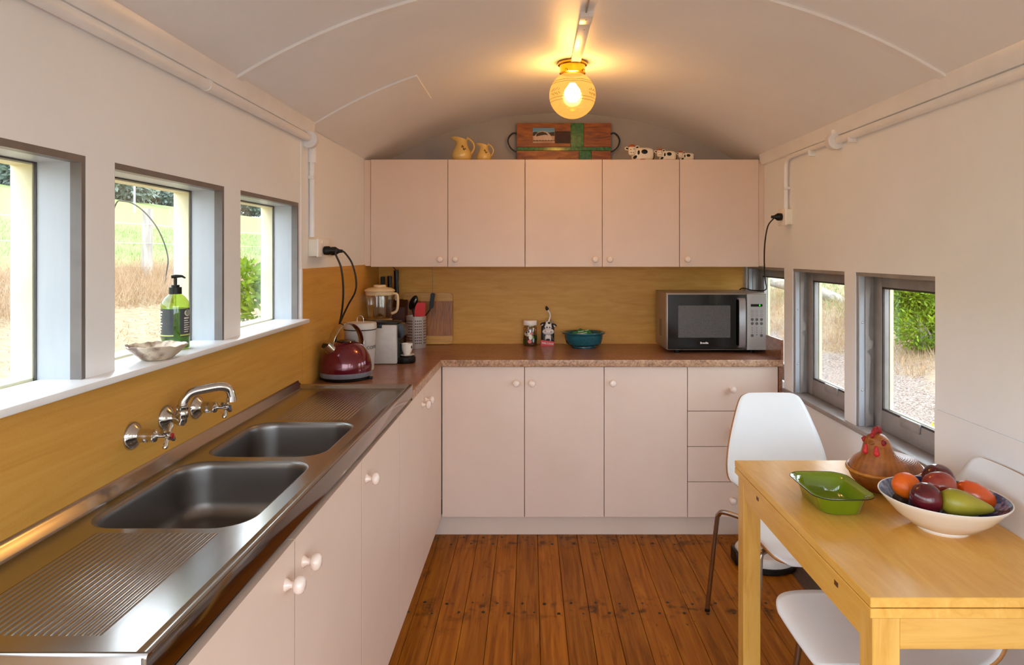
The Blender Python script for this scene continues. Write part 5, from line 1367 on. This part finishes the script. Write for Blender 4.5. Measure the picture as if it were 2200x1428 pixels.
fe = thing('wire_fence', 'weathered timber post and wire fence on the slope', 'fence', G(315, 12.0))
WPOST = pm('weathered_post', '#8f8880', '#b3aca3', 16, .9, bmp=.5, bscale=40, stretch=(1, 1, .15), bdist=.01)
for yy in (6.0, 12.0, 18.0):
    x = -6.83; z = gz_at(x, yy)
    B().tube([(x, yy, z - .2), (x + .01, yy, z + .7), (x + .015, yy, z + 1.24)], [.092, .088, .085], 12).build('post', WPOST, fe)
for k, dz in enumerate((.95, .62)):
    B().tube([(-6.74, y_, gz_at(-6.8, y_) + dz - .02 * math.sin(y_)) for y_ in (0, 3, 6, 9, 12, 15, 18, 24)], .0055, 5).build('wire', pm('pale_wire_%d' % k, '#cfcfcb', None, 20, .5), fe)
q = G(289, 30); o = B().tube([q - Vector((0, 0, .3)), q + Vector((0, 0, 2.4))], .04, 8).build('pale_pole', pm('pale_pole_paint', '#cfd2cf', None, 20, .6))
tag(o, 'thin pale pole in the paddock beyond the fence post', 'pole')
cn_ = [P(235, 600, 11.6), P(240, 480, 11.6), P(250, 436, 11.5), P(264, 432, 11.5), P(285, 437, 11.5), P(310, 455, 11.5), P(335, 485, 11.4), P(352, 520, 11.4), P(361, 555, 11.4), P(358, 585, 11.4), P(350, 640, 11.4)]
o = B().tube(catmull(cn_, 4), .011, 6).build('bent_cane', pm('dark_cane', '#3f3a33', None, 20, .8))
tag(o, 'thin dark cane bent in an arch in front of the fence', 'cane')
lp = [P(1600, 583, 16.5), P(1655, 603, 16.0), P(1700, 615, 15.4), P(1760, 627, 14.8), P(1795, 641, 14.4), P(1815, 653, 14.1), P(1860, 668, 13.6)]
o = thing('fallen_log', 'pale grey fallen tree limb lying on the bank outside', 'log', lp[3])
B().tube(catmull(lp, 4), .115, 10).build('limb', BARK, o, 60)
B().tube(catmull([lp[4], lp[4] + Vector((.1, -.3, -.25)), lp[4] + Vector((.15, -.5, -.6))], 3), [.06, .055, .05, .045, .04, .035, .03], 8).build('branch', BARK, o, 60)

def blades(name, label, cat, n, place, h0, h1, mat, seed, w=.008):
    rr = random.Random(seed); b = B()
    for _ in range(n):
        x, y = place(rr); z = gz_at(x, y) - .03; h = rr.uniform(h0, h1)
        a = rr.uniform(0, 2 * PI); lean_ = Vector((rr.gauss(0, .45), rr.gauss(0, .45), 1)) * h
        s_ = Vector((math.cos(a), math.sin(a), 0)) * w
        p = Vector((x, y, z)); b.quad(p - s_, p + s_, p + lean_ * .6 + s_ * .7, p + lean_)
    tag(b.build(name, mat, None, 0), label, cat, kind='stuff')
blades('dry_grass', 'tall dry straw coloured grass around the fence post on the slope', 'grass', 16000, lambda r: (-r.uniform(5.4, 7.4), r.uniform(5, 17)), .10, .42, DRY, 1, .005)
blades('pasture_grass', 'green pasture grass on the hillside', 'grass', 14000, lambda r: (-r.uniform(7.4, 13), r.uniform(8, 34)), .06, .22, GRASSB, 2, .007)
blades('straw_bank', 'dry straw grass on the bank below the fallen log', 'grass', 14000, lambda r: (r.uniform(4.5, 6.6), r.uniform(8, 18)), .04, .22, DRY, 3, .005)
blades('bank_grass', 'fresh green grass on the bank behind the log', 'grass', 9000, lambda r: (r.uniform(5.6, 10), r.uniform(11, 26)), .06, .26, GRASSB, 4, .007)
blades('short_tufts', 'short dry tufts on the bare ground near the left windows', 'grass', 5000, lambda r: (-r.uniform(1.8, 5.4), r.uniform(2, 14)), .02, .09, DRY, 5, .008)
q = G(2006, 5.3)
yf = thing('yellow_flower', 'yellow flower growing outside at the right edge of the window', 'flower', q)
b = B(); rr = random.Random(4)
for k in range(9):
    d_ = Vector((rr.uniform(-.6, .5), rr.uniform(-.6, .6), rr.uniform(.2, 1))).normalized(); c = q + Vector((0, 0, .12)); s_ = d_.cross(Vector((0, 0, 1))).normalized() * .02
    b.quad(c, c + d_ * .05 + s_, c + d_ * .13, c + d_ * .05 - s_)
b.build('petals', leafmat('yellow_petal', '#e8c400', '#f2d41c', .4), yf, 0)
B().tube([q - Vector((0, 0, .05)), q + Vector((0, 0, .12))], .006, 6).build('stem', LBR, yf)
